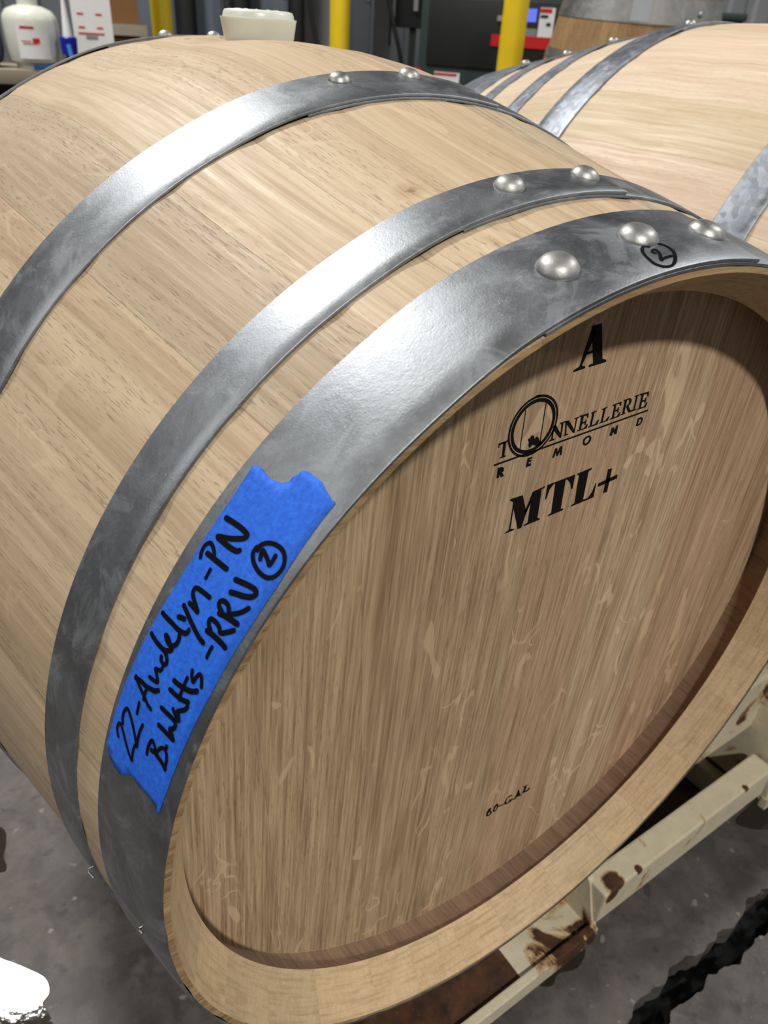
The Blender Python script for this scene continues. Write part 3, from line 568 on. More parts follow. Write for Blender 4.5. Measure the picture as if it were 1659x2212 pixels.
TR = json.loads('''{"hand":[[0.9,[[0.04482,161.185],[0.04585,160.925],[0.04673,160.614],[0.04677,160.177],[0.046,159.923],[0.04485,159.943],[0.04305,160.164],[0.04053,160.606],[0.0382,161.023],[0.03573,161.419],[0.03343,161.725],[0.03181,161.832],[0.03231,161.321],[0.0326,160.865],[0.03237,160.387],[0.03155,160.092]]],[0.95,[[0.04408,159.635],[0.0452,159.229],[0.04542,158.664],[0.04456,158.134],[0.04294,158.082],[0.04102,158.28],[0.03867,158.627],[0.03572,159.154],[0.03323,159.696],[0.0311,160.184],[0.03156,159.708],[0.03189,159.106],[0.03184,158.503],[0.03143,157.931]]],[0.95,[[0.03714,157.541],[0.03749,157.061],[0.03797,156.551]]],[1,[[0.04548,154.866],[0.04376,155.089],[0.04038,155.384],[0.03674,155.638],[0.03292,155.962],[0.03006,156.059]]],[1.2,[[0.04544,155.015],[0.04159,154.832],[0.03766,154.786],[0.03419,154.592],[0.0316,154.395],[0.02997,154.105]]],[1,[[0.03608,155.933],[0.03661,155.618],[0.03664,155.103],[0.0366,154.787]]],[1,[[0.02359,159.813],[0.02412,159.245],[0.02385,158.659],[0.02287,158.263],[0.02106,158.434],[0.01943,158.713],[0.01829,158.852]]],[1.2,[[0.02167,159.099],[0.01913,158.989],[0.01591,159.065],[0.01297,159.18],[0.01085,159.374]]],[1,[[0.01829,158.852],[0.01758,158.363],[0.01594,157.94],[0.01417,157.869],[0.01254,158.087],[0.01155,158.515],[0.01116,158.991],[0.01085,159.374]]],[1,[[0.01389,157.639],[0.01393,157.457]]],[1.2,[[0.0224,156.546],[0.0185,156.492],[0.01479,156.487],[0.01191,156.451],[0.01374,156.163],[0.01566,155.944],[0.01409,155.646],[0.01357,155.306],[0.01438,155.019],[0.01638,154.968],[0.01964,155.003],[0.02446,155.062]]],[1.1,[[0.01813,154.259],[0.01561,154.49],[0.01295,154.644],[0.01409,154.307],[0.01536,154.093],[0.01383,153.756],[0.01217,153.401],[0.0115,152.994]]],[1.2,[[0.02402,153.129],[0.0197,153.07],[0.01665,152.967],[0.01402,152.822],[0.01221,152.649]]],[1,[[0.03768,153.837],[0.03477,153.757],[0.03228,153.599],[0.03313,153.341],[0.03502,153.034],[0.0363,152.815],[0.03392,152.654],[0.03307,152.489],[0.03278,152.227]]],[1.1,[[0.03607,151.544],[0.03545,151.81],[0.03371,151.917],[0.03224,151.841],[0.03183,151.563],[0.03288,151.272],[0.03449,151.06],[0.03618,150.945]]],[1.2,[[0.04693,150.75],[0.04406,150.889],[0.04036,150.953],[0.03687,150.953],[0.0347,150.783],[0.03294,150.515],[0.0323,150.316]]],[1.2,[[0.03903,149.853],[0.03681,150.115],[0.03454,150.192],[0.03299,150.086],[0.03166,149.769],[0.03127,149.346],[0.03177,148.982],[0.03213,148.903]]],[1.2,[[0.03859,149.793],[0.03693,149.87],[0.03506,150.047]]],[1.2,[[0.04634,148.615],[0.04265,148.645],[0.03862,148.622],[0.03453,148.627],[0.03159,148.524],[0.02956,148.353],[0.02891,148.111],[0.02891,147.939]]],[1.2,[[0.03728,147.791],[0.03553,147.641],[0.03375,147.53]]],[1.2,[[0.03766,146.723],[0.03429,146.958],[0.02999,147.273],[0.02571,147.537],[0.02198,147.741],[0.01894,147.781]]],[1,[[0.01732,150.258],[0.01651,150.616],[0.01439,150.955],[0.01407,150.517],[0.01324,150.048],[0.01194,150.028],[0.0107,150.275],[0.00931,150.716]]],[1.25,[[0.02389,152.223],[0.02075,152.159],[0.01738,152.011],[0.01427,151.81],[0.01219,151.585],[0.01045,151.28]]],[1,[[0.01801,151.098],[0.01798,151.575],[0.0178,152.073],[0.01766,152.625],[0.01716,153.124]]],[1.15,[[0.0356,146.212],[0.0324,146.22],[0.02936,146.246],[0.03253,145.906],[0.03508,145.646],[0.03682,145.324],[0.03692,144.954],[0.03537,144.775],[0.03206,144.687],[0.02779,144.605]]],[0.9,[[0.03475,143.674],[0.035,143.32],[0.03521,142.879]]],[1,[[0.04324,142.745],[0.04447,142.291],[0.04464,141.762],[0.04337,141.346],[0.04133,141.331],[0.03887,141.566],[0.037,141.933]]],[1.25,[[0.04126,142.1],[0.03739,142.036],[0.03268,141.968],[0.02821,141.891]]],[1.25,[[0.04348,138.907],[0.0397,138.786],[0.03496,138.671],[0.03102,138.653],[0.02908,138.756],[0.02955,139.095],[0.03322,139.638],[0.03714,140.071],[0.04151,140.496],[0.03794,140.503],[0.03322,140.442],[0.02919,140.288],[0.02777,140.045]]],[1.25,[[0.02133,141.996],[0.01763,141.785],[0.01369,141.563],[0.01036,141.472],[0.00894,141.703],[0.01031,142.143],[0.01351,142.515],[0.01694,142.779],[0.01988,143.025]]],[1.35,[[0.00881,144.534],[0.01189,144.622],[0.01597,144.765],[0.01927,144.957]]],[1.15,[[0.0184,144.728],[0.02111,144.56],[0.02204,144.307],[0.02114,144.018],[0.01883,143.915],[0.0167,144.052],[0.01491,144.371],[0.01221,144.016],[0.00986,143.515],[0.00823,142.932]]],[1.3,[[0.00808,146.687],[0.01188,146.645],[0.01676,146.693],[0.0202,146.795]]],[1.15,[[0.01894,146.527],[0.02105,146.287],[0.02183,145.982],[0.021,145.775],[0.01825,145.715],[0.01564,145.82],[0.0137,146.078],[0.01099,145.627],[0.0086,145.105]]],[0.95,[[0.01379,148.472],[0.01402,147.968],[0.01399,147.486]]],[1.05,[[0.02168,138.887],[0.02165,139.36],[0.02015,139.752],[0.01754,140.044],[0.01402,140.21],[0.01052,140.189],[0.00791,139.969],[0.00616,139.51],[0.00554,138.89],[0.00639,138.3],[0.00862,137.843],[0.01149,137.654],[0.01508,137.738],[0.01845,138.051],[0.02038,138.494],[0.02071,138.84],[0.02037,139.034]]],[1.05,[[0.01683,139.413],[0.01767,139.113],[0.01849,138.745],[0.01656,138.839],[0.01418,138.987],[0.01159,139.244],[0.01139,138.894],[0.01175,138.376]]]],"mark":[[1,[[0.01875,94.091],[0.01952,94.379],[0.01952,94.704],[0.01825,95.114],[0.01597,95.495],[0.013,95.805],[0.01005,95.955],[0.00676,96.066],[0.00448,95.92],[0.00268,95.672],[0.00171,95.197],[0.00184,94.638],[0.00353,93.964],[0.0059,93.324],[0.00887,92.755],[0.01164,92.385],[0.01447,92.262],[0.01706,92.326],[0.01886,92.567],[0.01994,92.963],[0.02057,93.455],[0.02061,93.942]]],[1,[[0.01306,94.497],[0.01388,94.604],[0.01507,94.429],[0.01563,94.104],[0.01498,93.916],[0.01306,94.045],[0.0106,94.337],[0.0071,94.94],[0.00776,94.55],[0.00818,93.959],[0.00821,93.201]]]],"tape":[[0.04925,134.212],[0.04591,134.046],[0.04022,134.182],[0.0361,134.071],[0.03181,133.898],[0.02888,133.284],[0.02855,132.726],[0.02777,132.155],[0.02484,131.784],[0.02069,131.734],[0.01496,131.793],[0.0089,132.132],[0.00522,132.28],[0.00497,134.094],[0.00416,136.774],[0.00293,140.156],[0.00298,143.533],[0.0035,147.155],[0.00376,150.788],[0.0047,154.12],[0.00553,158.267],[0.00628,161.32],[0.00756,163.885],[0.01555,163.309],[0.02197,163.446],[0.0284,163.274],[0.03272,163.704],[0.03736,164.475],[0.04329,164.463],[0.04851,163.931],[0.05198,162.928],[0.05152,161.343],[0.05126,158.729],[0.05048,155.774],[0.04978,152.916],[0.04896,149.769],[0.04777,146.791],[0.04688,143.546],[0.04732,140.133],[0.04769,137.006]],"polys":{"M":[[[-0.04876,0.12638],[-0.04527,0.12857],[-0.04556,0.14643],[-0.04478,0.14619],[-0.04433,0.12854],[-0.04084,0.12739],[-0.04097,0.12676]],[[-0.04882,0.1506],[-0.04854,0.15131],[-0.03875,0.15121],[-0.03315,0.13826],[-0.03088,0.14521],[-0.03008,0.14443],[-0.03298,0.136],[-0.03475,0.12639],[-0.03759,0.12631],[-0.04464,0.144],[-0.04602,0.1487]],[[-0.0303,0.15108],[-0.0201,0.15231],[-0.02009,0.1515],[-0.02292,0.1507],[-0.0215,0.12928],[-0.01894,0.12818],[-0.01944,0.12748],[-0.03249,0.12689],[-0.03246,0.12767],[-0.02963,0.1285],[-0.03042,0.14453],[-0.03285,0.1354],[-0.03404,0.13799]]],"T":[[[-0.01816,0.1523],[-0.01788,0.15249],[0.00588,0.15328],[0.00623,0.14283],[0.00497,0.1432],[0.003,0.14793],[-0.00057,0.15168],[-0.00302,0.15209],[-0.01251,0.15177],[-0.01557,0.1483],[-0.0168,0.14209],[-0.01764,0.14206]],[[-0.01117,0.15166],[-0.0023,0.15189],[-0.00094,0.12995],[0.00167,0.12914],[0.00144,0.12818],[-0.01185,0.12763],[-0.01175,0.12863],[-0.00919,0.12908]]],"L":[[[0.00809,0.15339],[0.02095,0.15431],[0.02093,0.15321],[0.01843,0.15223],[0.01942,0.13068],[0.02413,0.13043],[0.02716,0.13477],[0.02861,0.14068],[0.02917,0.14053],[0.02979,0.12963],[0.00873,0.12858],[0.00872,0.1294],[0.01173,0.13039],[0.00991,0.15179],[0.00819,0.15254]]],"plus":[[[0.03814,0.14841],[0.04188,0.14814],[0.04298,0.12987],[0.03923,0.12996]],[[0.03147,0.13959],[0.04942,0.14151],[0.05015,0.1384],[0.03179,0.1369]]],"A":[[[-0.00793,0.25116],[-0.00019,0.25165],[0.00717,0.22963],[0.01081,0.22859],[0.01096,0.22737],[-0.00324,0.22662],[-0.00336,0.22782],[-5e-05,0.22834]],[[-0.00745,0.25031],[-0.00316,0.2473],[-0.00953,0.22856],[-0.00632,0.22733],[-0.00667,0.22655],[-0.01576,0.22583],[-0.01558,0.2268],[-0.01141,0.22839]],[[-0.00791,0.23589],[-0.00219,0.2366],[-0.0018,0.2353],[-0.00822,0.23463]]],"logo":[[[-0.04315,0.216],[-0.04183,0.21694],[-0.03949,0.21677],[-0.03853,0.21598],[-0.04041,0.21575]],[[-0.04286,0.18953],[-0.04205,0.1903],[-0.04084,0.19017],[-0.04089,0.19131],[-0.0398,0.19169],[-0.03793,0.19044],[-0.03787,0.1893],[-0.03653,0.18865],[-0.03676,0.18968],[-0.03541,0.18984],[-0.03386,0.18834],[-0.03354,0.18696],[-0.03153,0.18615],[-0.03139,0.18382],[-0.03364,0.18305],[-0.03593,0.18427],[-0.03732,0.18511],[-0.03855,0.18524],[-0.03951,0.18417],[-0.04044,0.18392],[-0.04157,0.18631],[-0.04145,0.18758],[-0.04213,0.18887]],[[-0.04891,0.20935],[-0.04843,0.20924],[-0.0477,0.18491],[-0.0482,0.18503]],[[-0.03358,0.2104],[-0.033,0.21028],[-0.03209,0.18628],[-0.0326,0.18641]]],"T_":[[[-0.06544,0.19021],[-0.06562,0.19258],[-0.0588,0.19312],[-0.05858,0.19237],[-0.06045,0.19188],[-0.06343,0.19182],[-0.06484,0.19138],[-0.06488,0.18998]],[[-0.06197,0.19241],[-0.0601,0.19242],[-0.05983,0.18378],[-0.05863,0.18347],[-0.0587,0.18284],[-0.06303,0.18267],[-0.06301,0.18314],[-0.06155,0.18341]]],"N1":[[[-0.0234,0.19115],[-0.02235,0.19091],[-0.02195,0.18534],[-0.02042,0.18475],[-0.02054,0.18412],[-0.02439,0.18407],[-0.02441,0.18461],[-0.02301,0.18515]],[[-0.0235,0.19377],[-0.02136,0.19393],[-0.01605,0.18725],[-0.01479,0.18451],[-0.01572,0.18442],[-0.02305,0.1915]],[[-0.0178,0.19464],[-0.01415,0.1949],[-0.01409,0.19424],[-0.01521,0.19405],[-0.01473,0.18428],[-0.0155,0.18446],[-0.01656,0.19349],[-0.01747,0.19378]]],"N2":[[[-0.01338,0.19408],[-0.01255,0.19411],[-0.01072,0.18555],[-0.00915,0.18563],[-0.00927,0.18499],[-0.01275,0.1847],[-0.01272,0.18522],[-0.0118,0.18558]],[[-0.01439,0.19474],[-0.01071,0.19457],[-0.00532,0.18829],[-0.00362,0.18522],[-0.00453,0.18499],[-0.01254,0.19302]],[[-0.00605,0.19506],[-0.00255,0.19516],[-0.0025,0.19458],[-0.00369,0.19432],[-0.00355,0.18498],[-0.00435,0.18517],[-0.00471,0.19433],[-0.00578,0.19448]]],"E1":[[[-0.00196,0.19569],[0.00581,0.19576],[0.00621,0.1928],[0.00546,0.19296],[0.00448,0.19472],[0.00178,0.19465],[0.00177,0.19068],[0.0038,0.19067],[0.00463,0.19182],[0.00513,0.1917],[0.00512,0.18814],[0.00452,0.18818],[0.00396,0.18974],[0.00173,0.1898],[0.00165,0.18602],[0.00457,0.18602],[0.00624,0.18833],[0.00734,0.18817],[0.00677,0.18552],[-0.00117,0.18532],[-0.00122,0.18592],[0.00017,0.18614],[-0.00023,0.19465],[-0.00158,0.19495]]],"L1":[[[0.00816,0.19569],[0.01276,0.19603],[0.01276,0.19545],[0.01098,0.19508],[0.01094,0.18637],[0.01384,0.18661],[0.01552,0.18895],[0.01698,0.18908],[0.01617,0.18586],[0.00808,0.18567],[0.00803,0.18622],[0.00947,0.18634],[0.00924,0.19502],[0.00837,0.19498]]],"L2":[[[0.01763,0.19601],[0.02213,0.19657],[0.02215,0.19594],[0.02065,0.19555],[0.02075,0.18665],[0.02338,0.18697],[0.02514,0.18909],[0.0263,0.18929],[0.02568,0.18646],[0.01801,0.18613],[0.01801,0.18672],[0.01925,0.18698],[0.0189,0.19538],[0.01787,0.19525]]],"E2":[[[0.02709,0.19678],[0.03469,0.19736],[0.03498,0.19468],[0.03426,0.19461],[0.03299,0.19654],[0.03009,0.19638],[0.03047,0.19247],[0.0323,0.19253],[0.03306,0.19396],[0.03372,0.19382],[0.0339,0.19014],[0.03329,0.19014],[0.03253,0.19167],[0.03046,0.19156],[0.03059,0.18743],[0.03361,0.18769],[0.03505,0.18989],[0.03631,0.18985],[0.03571,0.187],[0.02742,0.18676],[0.02741,0.18736],[0.02901,0.18755],[0.02852,0.19594],[0.02733,0.19606]]],"R_":[[[0.03666,0.19794],[0.03976,0.19798],[0.0402,0.18855],[0.04148,0.18851],[0.0414,0.18783],[0.03691,0.18752],[0.03689,0.18812],[0.03828,0.18828],[0.03783,0.19725],[0.03691,0.19722]],[[0.03881,0.19804],[0.04187,0.19823],[0.04403,0.19712],[0.0446,0.19495],[0.04359,0.19334],[0.04096,0.19275],[0.04087,0.19354],[0.04251,0.19425],[0.04242,0.19631],[0.0415,0.19749],[0.03968,0.19732]],[[0.04062,0.19282],[0.04257,0.193],[0.04557,0.18915],[0.04827,0.18876],[0.04852,0.18806],[0.04486,0.18792],[0.04362,0.18874]]],"I_":[[[0.04675,0.19869],[0.05081,0.19892],[0.05084,0.19833],[0.04967,0.19801],[0.04991,0.18902],[0.05156,0.1889],[0.05145,0.18832],[0.04737,0.18803],[0.04735,0.18863],[0.0487,0.18881],[0.04825,0.19807],[0.047,0.19801]]],"E3":[[[0.05141,0.19903],[0.0601,0.19913],[0.06071,0.1958],[0.0599,0.19587],[0.05869,0.19804],[0.05538,0.19787],[0.05558,0.19384],[0.05786,0.19384],[0.0584,0.19534],[0.05907,0.1953],[0.0595,0.19118],[0.05883,0.19123],[0.05802,0.19288],[0.05565,0.19277],[0.05576,0.18894],[0.05903,0.18895],[0.06048,0.19121],[0.06145,0.19124],[0.06105,0.18829],[0.05289,0.18792],[0.05279,0.18854],[0.05422,0.1887],[0.05355,0.19792],[0.05174,0.19815]]],"line":[[[-0.06672,0.17868],[0.06438,0.18473],[0.06438,0.18573],[-0.06672,0.17968]]],"r":[[[-0.06322,0.17656],[-0.05994,0.17634],[-0.05848,0.17529],[-0.05832,0.17327],[-0.05942,0.17258],[-0.05753,0.16974],[-0.05964,0.16965],[-0.06125,0.17209],[-0.06123,0.16992],[-0.06292,0.16973]]],"e":[[[-0.0401,0.17691],[-0.03671,0.17703],[-0.03665,0.17585],[-0.03854,0.17584],[-0.0386,0.17502],[-0.03675,0.17504],[-0.03677,0.17404],[-0.03863,0.17385],[-0.03865,0.17268],[-0.03667,0.17283],[-0.03653,0.17111],[-0.0402,0.1709]]],"m":[[[-0.01884,0.17159],[-0.01792,0.17765],[-0.01625,0.17775],[-0.0152,0.17442],[-0.01395,0.17785],[-0.01205,0.17823],[-0.01094,0.17197],[-0.01263,0.17188],[-0.0132,0.17494],[-0.01418,0.17211],[-0.01568,0.17215],[-0.01665,0.17513],[-0.01749,0.17176]]],"n":[[[0.03107,0.17453],[0.03145,0.18007],[0.03331,0.18011],[0.03508,0.1776],[0.03535,0.18058],[0.03705,0.18113],[0.03764,0.17464],[0.03575,0.17461],[0.03363,0.17723],[0.03328,0.17448]]],"g":[[[0.00183,-0.17568],[0.00856,-0.17712],[0.00881,-0.17846],[0.00248,-0.17746]],[[0.00893,-0.17739],[0.01,-0.17279],[0.01274,-0.17018],[0.01745,-0.17085],[0.0176,-0.17325],[0.01569,-0.17189],[0.01192,-0.17264],[0.01107,-0.17662],[0.01246,-0.17879],[0.0144,-0.17864],[0.01511,-0.17722],[0.01455,-0.17605],[0.01743,-0.17735],[0.01947,-0.17765],[0.01856,-0.17971],[0.01679,-0.18075],[0.01349,-0.18069],[0.01033,-0.17955]],[[0.0193,-0.18008],[0.02004,-0.17883],[0.02171,-0.17886],[0.02465,-0.17057],[0.02647,-0.17453],[0.02326,-0.17997],[0.02408,-0.18071],[0.02243,-0.18077]],[[0.02339,-0.16932],[0.02524,-0.17022],[0.02801,-0.1787],[0.03058,-0.17974],[0.02948,-0.1809],[0.02475,-0.1791],[0.02539,-0.17801]],[[0.02306,-0.17735],[0.02549,-0.17784],[0.02571,-0.17893],[0.02277,-0.17823]],[[0.03025,-0.16937],[0.03531,-0.16981],[0.03539,-0.17078],[0.03475,-0.17096],[0.03371,-0.17769],[0.03633,-0.17821],[0.03821,-0.17658],[0.03968,-0.17644],[0.03938,-0.17972],[0.03711,-0.18023],[0.03023,-0.17872],[0.03013,-0.17765],[0.03099,-0.17756],[0.03186,-0.17125],[0.03052,-0.17062]]]},"holes":[[[[0.00628,0.17559],[0.00619,0.17837],[0.00816,0.17973],[0.01114,0.17972],[0.01344,0.17802],[0.01386,0.1756],[0.01233,0.17365],[0.00954,0.17293],[0.00754,0.17366]],[[0.00786,0.17566],[0.00817,0.17767],[0.00997,0.17861],[0.01165,0.17798],[0.01192,0.17607],[0.0105,0.17479],[0.00911,0.17443]]],[[[0.05571,0.17561],[0.05591,0.18139],[0.05875,0.18171],[0.06115,0.18023],[0.06154,0.17775],[0.06023,0.17588],[0.05803,0.17556]],[[0.05736,0.17687],[0.05779,0.18002],[0.05903,0.18022],[0.05994,0.17882],[0.05923,0.17716]]],[[[-0.01147,-0.17968],[-0.01152,-0.17391],[-0.00954,-0.1708],[-0.00598,-0.17128],[-0.00607,-0.17258],[-0.00836,-0.17395],[-0.00521,-0.17742],[-0.00495,-0.18069],[-0.00726,-0.18206],[-0.00958,-0.18149]],[[-0.00924,-0.17981],[-0.00884,-0.17666],[-0.0071,-0.17679],[-0.00686,-0.17889],[-0.00786,-0.18046]]],[[[-0.00382,-0.17806],[-0.00346,-0.17297],[-0.0014,-0.17028],[0.00109,-0.17171],[0.00212,-0.17551],[0.00103,-0.1801],[-0.00129,-0.18147],[-0.00314,-0.18011]],[[-0.00183,-0.17953],[-0.00168,-0.1758],[-0.00047,-0.17362],[0.00043,-0.17504],[4e-05,-0.17822],[-0.00095,-0.17979]]]]}''')
# ---- stencilled lettering on the head
YP = 0.0534 - 0.00015
def grow(pts, d=0.00013):
    """ink spread: push an outline outwards by d"""
    n = len(pts); ar = sum(pts[i][0] * pts[(i + 1) % n][1] - pts[(i + 1) % n][0] * pts[i][1] for i in range(n)); sg = 1 if ar > 0 else -1
    out = []
    for i in range(n):
        a, b, c = Vector(pts[i - 1]), Vector(pts[i]), Vector(pts[(i + 1) % n])
        e1, e2 = (b - a).normalized(), (c - b).normalized()
        n1, n2 = Vector((e1.y, -e1.x)) * sg, Vector((e2.y, -e2.x)) * sg
        m = n1 + n2
        m = n1 if m.length < 0.3 else m.normalized() / max(0.5, m.normalized().dot(n1))
        out.append(tuple(b + m * d))
    return out
def flat_poly(bm, pts):
    pts = grow(pts)
    f = bm.faces.new([bm.verts.new((x, YP, z)) for x, z in pts]); f.normal_update()
    bmesh.ops.triangulate(bm, faces=[f])
def print_part(name, fill, label=None):
    bm = bmesh.new(); fill(bm)
    for f in bm.faces:
        f.normal_update()
        if f.normal.y > 0: f.normal_flip()
    o = mesh_obj(name, bm, M['print'], barrel, smooth=False, recalc=False)
    if label: o['label'] = label
    return o
def ring_fill(bm, O, I):
    """annulus between two outlines: matched by angle about the inner centre"""
    cx = sum(p[0] for p in I) / len(I); cz = sum(p[1] for p in I) / len(I)
    def ray_hit(Pn, a):
        dx, dz = math.cos(a), math.sin(a); best = None
        for i in range(len(Pn)):
            (x0, z0), (x1, z1) = Pn[i], Pn[(i + 1) % len(Pn)]
            ex, ez = x1 - x0, z1 - z0; den = dx * ez - dz * ex
            if abs(den) < 1e-14: continue
            tt = ((x0 - cx) * ez - (z0 - cz) * ex) / den; u = ((x0 - cx) * dz - (z0 - cz) * dx) / den
            if tt > 0 and -1e-6 <= u <= 1 + 1e-6: best = tt if best is None else max(best, tt)
        return (cx + dx * (best or 0), cz + dz * (best or 0))
    N = 40; A = []; B = []
    for k in range(N):
        p, q = ray_hit(O, 2 * math.pi * k / N), ray_hit(I, 2 * math.pi * k / N)
        A.append(bm.verts.new((p[0], YP, p[1]))); B.append(bm.verts.new((q[0], YP, q[1])))
    for k in range(N): bm.faces.new((A[k], A[(k + 1) % N], B[(k + 1) % N], B[k]))
def annulus(bm, cx, cz, r0, r1, n=72):
    A = [bm.verts.new((cx + r0 * math.cos(2 * math.pi * k / n), YP, cz + r0 * math.sin(2 * math.pi * k / n))) for k in range(n)]
    B = [bm.verts.new((cx + r1 * math.cos(2 * math.pi * k / n), YP, cz + r1 * math.sin(2 * math.pi * k / n))) for k in range(n)]
    for k in range(n): bm.faces.new((A[k], A[(k + 1) % n], B[(k + 1) % n], B[k]))
for key, polys in TR['polys'].items():
    if key == 'logo': continue
    nm = 'printed_rule' if key == 'line' else ('printed_numerals' if key == 'g' else 'printed_letter')
    print_part(nm, lambda bm: [flat_poly(bm, P) for P in polys])
for O, I in TR['holes']: print_part('printed_letter', lambda bm: ring_fill(bm, O, I))
def emblem(bm):
    for P in TR['polys']['logo']: flat_poly(bm, P)
    annulus(bm, -0.0402, 0.1975, 0.0192, 0.01775); annulus(bm, -0.0403, 0.1976, 0.01715, 0.0148)
print_part('printed_emblem', emblem, 'round barrel emblem printed in black')

# ---- ribbons drawn on the curved hoop
def ribbon(bm, pts, width, off, R=0.298):
    """pts (y, theta): a pen stroke of constant width with round ends, laid on the hoop"""
    P = smooth_line([(th * D2R * R, y, 0) for y, th in pts], 6)
    Q = [P[0]]
    for p in P[1:]:
        if (p - Q[-1]).length > 2e-4: Q.append(p)
    hw = width / 2
    def put(p): th = p.x / R / D2R; return bm.verts.new(cyl(p.y, th, off))
    for a, b in zip(Q, Q[1:]):
        t_ = (b - a).normalized(); nn = Vector((-t_.y, t_.x, 0)) * hw
        bm.faces.new([put(a + nn), put(a - nn), put(b - nn), put(b + nn)])
    for p in Q:
        ring = [put(p + Vector((math.cos(2 * math.pi * k / 10), math.sin(2 * math.pi * k / 10), 0)) * hw) for k in range(10)]
        bm.faces.new(ring)
def face_out(bm):
    for f in bm.faces:
        f.normal_update(); c = f.calc_center_median()
        if f.normal.dot(Vector((c.x, 0, c.z))) < 0: f.normal_flip()
# tape strip
bm = bmesh.new(); RT = 0.298
outline = []
T0 = TR['tape']
for i, (y, th) in enumerate(T0):
    outline.append((th * D2R * RT, y))
    if i < 12 or 22 <= i < 30:       # torn ends: add small jags
        y2, th2 = T0[(i + 1) % len(T0)]
        for s in (0.33, 0.66): outline.append(((th + (th2 - th) * s) * D2R * RT + random.uniform(-1, 1) * 0.0005, y + (y2 - y) * s + random.uniform(-1, 1) * 0.0005))
vs = [bm.verts.new((x, y, 0)) for x, y in outline]; bm.faces.new(vs)
xs = [x for x, y in outline]
k = int((max(xs) - min(xs)) / 0.004)
for i in range(1, k):
    bmesh.ops.bisect_plane(bm, geom=bm.verts[:] + bm.edges[:] + bm.faces[:], plane_co=(min(xs) + i * (max(xs) - min(xs)) / k, 0, 0), plane_no=(1, 0, 0))
for i in range(1, 6):
    bmesh.ops.bisect_plane(bm, geom=bm.verts[:] + bm.edges[:] + bm.faces[:], plane_co=(0, i * 0.009, 0), plane_no=(0, 1, 0))
bmesh.ops.triangulate(bm, faces=bm.faces)
for v in bm.verts: v.co = cyl(v.co.y, v.co.x / RT / D2R, HT + 0.00045)
face_out(bm)
tape = mesh_obj('masking_tape', bm, M['tape'], barrel, recalc=False)
tape['label'] = 'torn strip of blue masking tape with black handwriting'
sm = tape.modifiers.new('thickness', 'SOLIDIFY'); sm.thickness = 0.0002; sm.offset = -1
bm = bmesh.new()
for wd, pts in TR['hand']: ribbon(bm, pts, 0.00205 * wd, HT + 0.00065)
face_out(bm)
o = mesh_obj('handwriting', bm, M['ink'], tape, recalc=False, smooth=False); o['label'] = 'black marker handwriting'
bm = bmesh.new()
for wd, pts in TR['mark']: ribbon(bm, pts, 0.0016 * wd, 2 * HT + 0.0006)
face_out(bm)
o = mesh_obj('circled_number', bm, M['ink'], h1, recalc=False, smooth=False); o['label'] = 'circled number two in black marker'

# ---- silicone bung
bm = bmesh.new()
add_lathe(bm, [(0.0, -0.02), (0.024, -0.02), (0.0305, 0.0), (0.0335, 0.0165), (0.0340, 0.0185), (0.0318, 0.0186), (0.0312, 0.0215), (0.0298, 0.0236), (0.0262, 0.0242), (0.0245, 0.0236), (0.010, 0.0236), (0.0, 0.0236)], 64)
body = bm
bung = empty('barrel_bung', (0, L0 / 2, AX + RB - 0.0025)); bung.scale = (0.94, 0.94, 1.0)
tag(bung, 'white silicone bung in the top of the foreground barrel', 'bung')
mesh_obj('bung_body', body, M['silicone'], bung, angle=50)
bm = bmesh.new()
for k in range(9):
    a = (60 + k * 30) * D2R
    add_box(bm, (0.019 * math.cos(a), 0.019 * math.sin(a), 0.0242), (0.004, 0.0018, 0.0010), Matrix.Rotation(a, 3, 'Z'), 0.0003)
mesh_obj('raised_lettering', bm, M['silicone'], bung)

# ---- second barrel, bigger, eight hoops
random.seed(23)
e2 = []; t = 4.0
while t < 352: e2.append(t); t += random.uniform(9, 13.5)
tin2 = []
for e in e2:
    v = random.uniform(0.94, 1.06); tin2.append((min(1.1, v), min(1.1, v * random.uniform(0.97, 1.01)), min(1.1, v * random.uniform(0.94, 1.0))))
b2 = build_barrel('wine_barrel', e2, tin2, M['stave_b'], HJ, HTN)
b2.location = (0.79 - 0, 0.45, 0.006 + AX); b2.scale = (1.12, 1.12, 1.12); b2.rotation_euler = (0, 0, 0.017)
off = Matrix.Rotation(0.017, 3, 'Z') @ Vector((0, -L0 / 2 * 1.12, 0)); b2.location = Vector(b2.location) + off
tag(b2, 'pale oak wine barrel with spangled hoops behind on the right, cut by the frame', 'barrel', 'wine barrels')
for ya, yb, riv in ((0.851, L0 + 0.0004, [(0.885, 99), (0.885, 88)]), (0.7955, 0.8245, [(0.81, 97), (0.81, 86)]), (0.6985, 0.731, [(0.715, 99), (0.715, 88)]), (0.579, 0.630, [(0.604, 97), (0.604, 84)]),
                    (0.2985, 0.3348, None), (0.212, 0.2445, None), (0.1187, 0.1477, None), (-0.0004, 0.092, None)):
    make_hoop(b2, ya, yb, (80, 104) if riv else None, riv, M['hoop_b'], 'hoop', 120, rr=(0.0072, 0.0055))

# ------------------------------------------------------------------ barrel rack
rack = empty('barrel_rack', (0, 0, 0))
tag(rack, 'rusty cream painted steel barrel rack under the two barrels', 'rack')
def part(name, fn, m, parent=rack, smooth=False):
    bm = bmesh.new(); fn(bm); return mesh_obj(name, bm, m, parent, smooth=smooth)
ZR = AX - 0.46
part('front_rail', lambda b: add_box(b, (0.375, 0.0435, ZR - 0.028), (0.35, 0.033, 0.056), bev=0.003), M['rack_clean'])
part('front_rail', lambda b: add_box(b, (0.91, 0.0435, ZR - 0.028), (0.2, 0.033, 0.056), bev=0.003), M['rack_clean'])
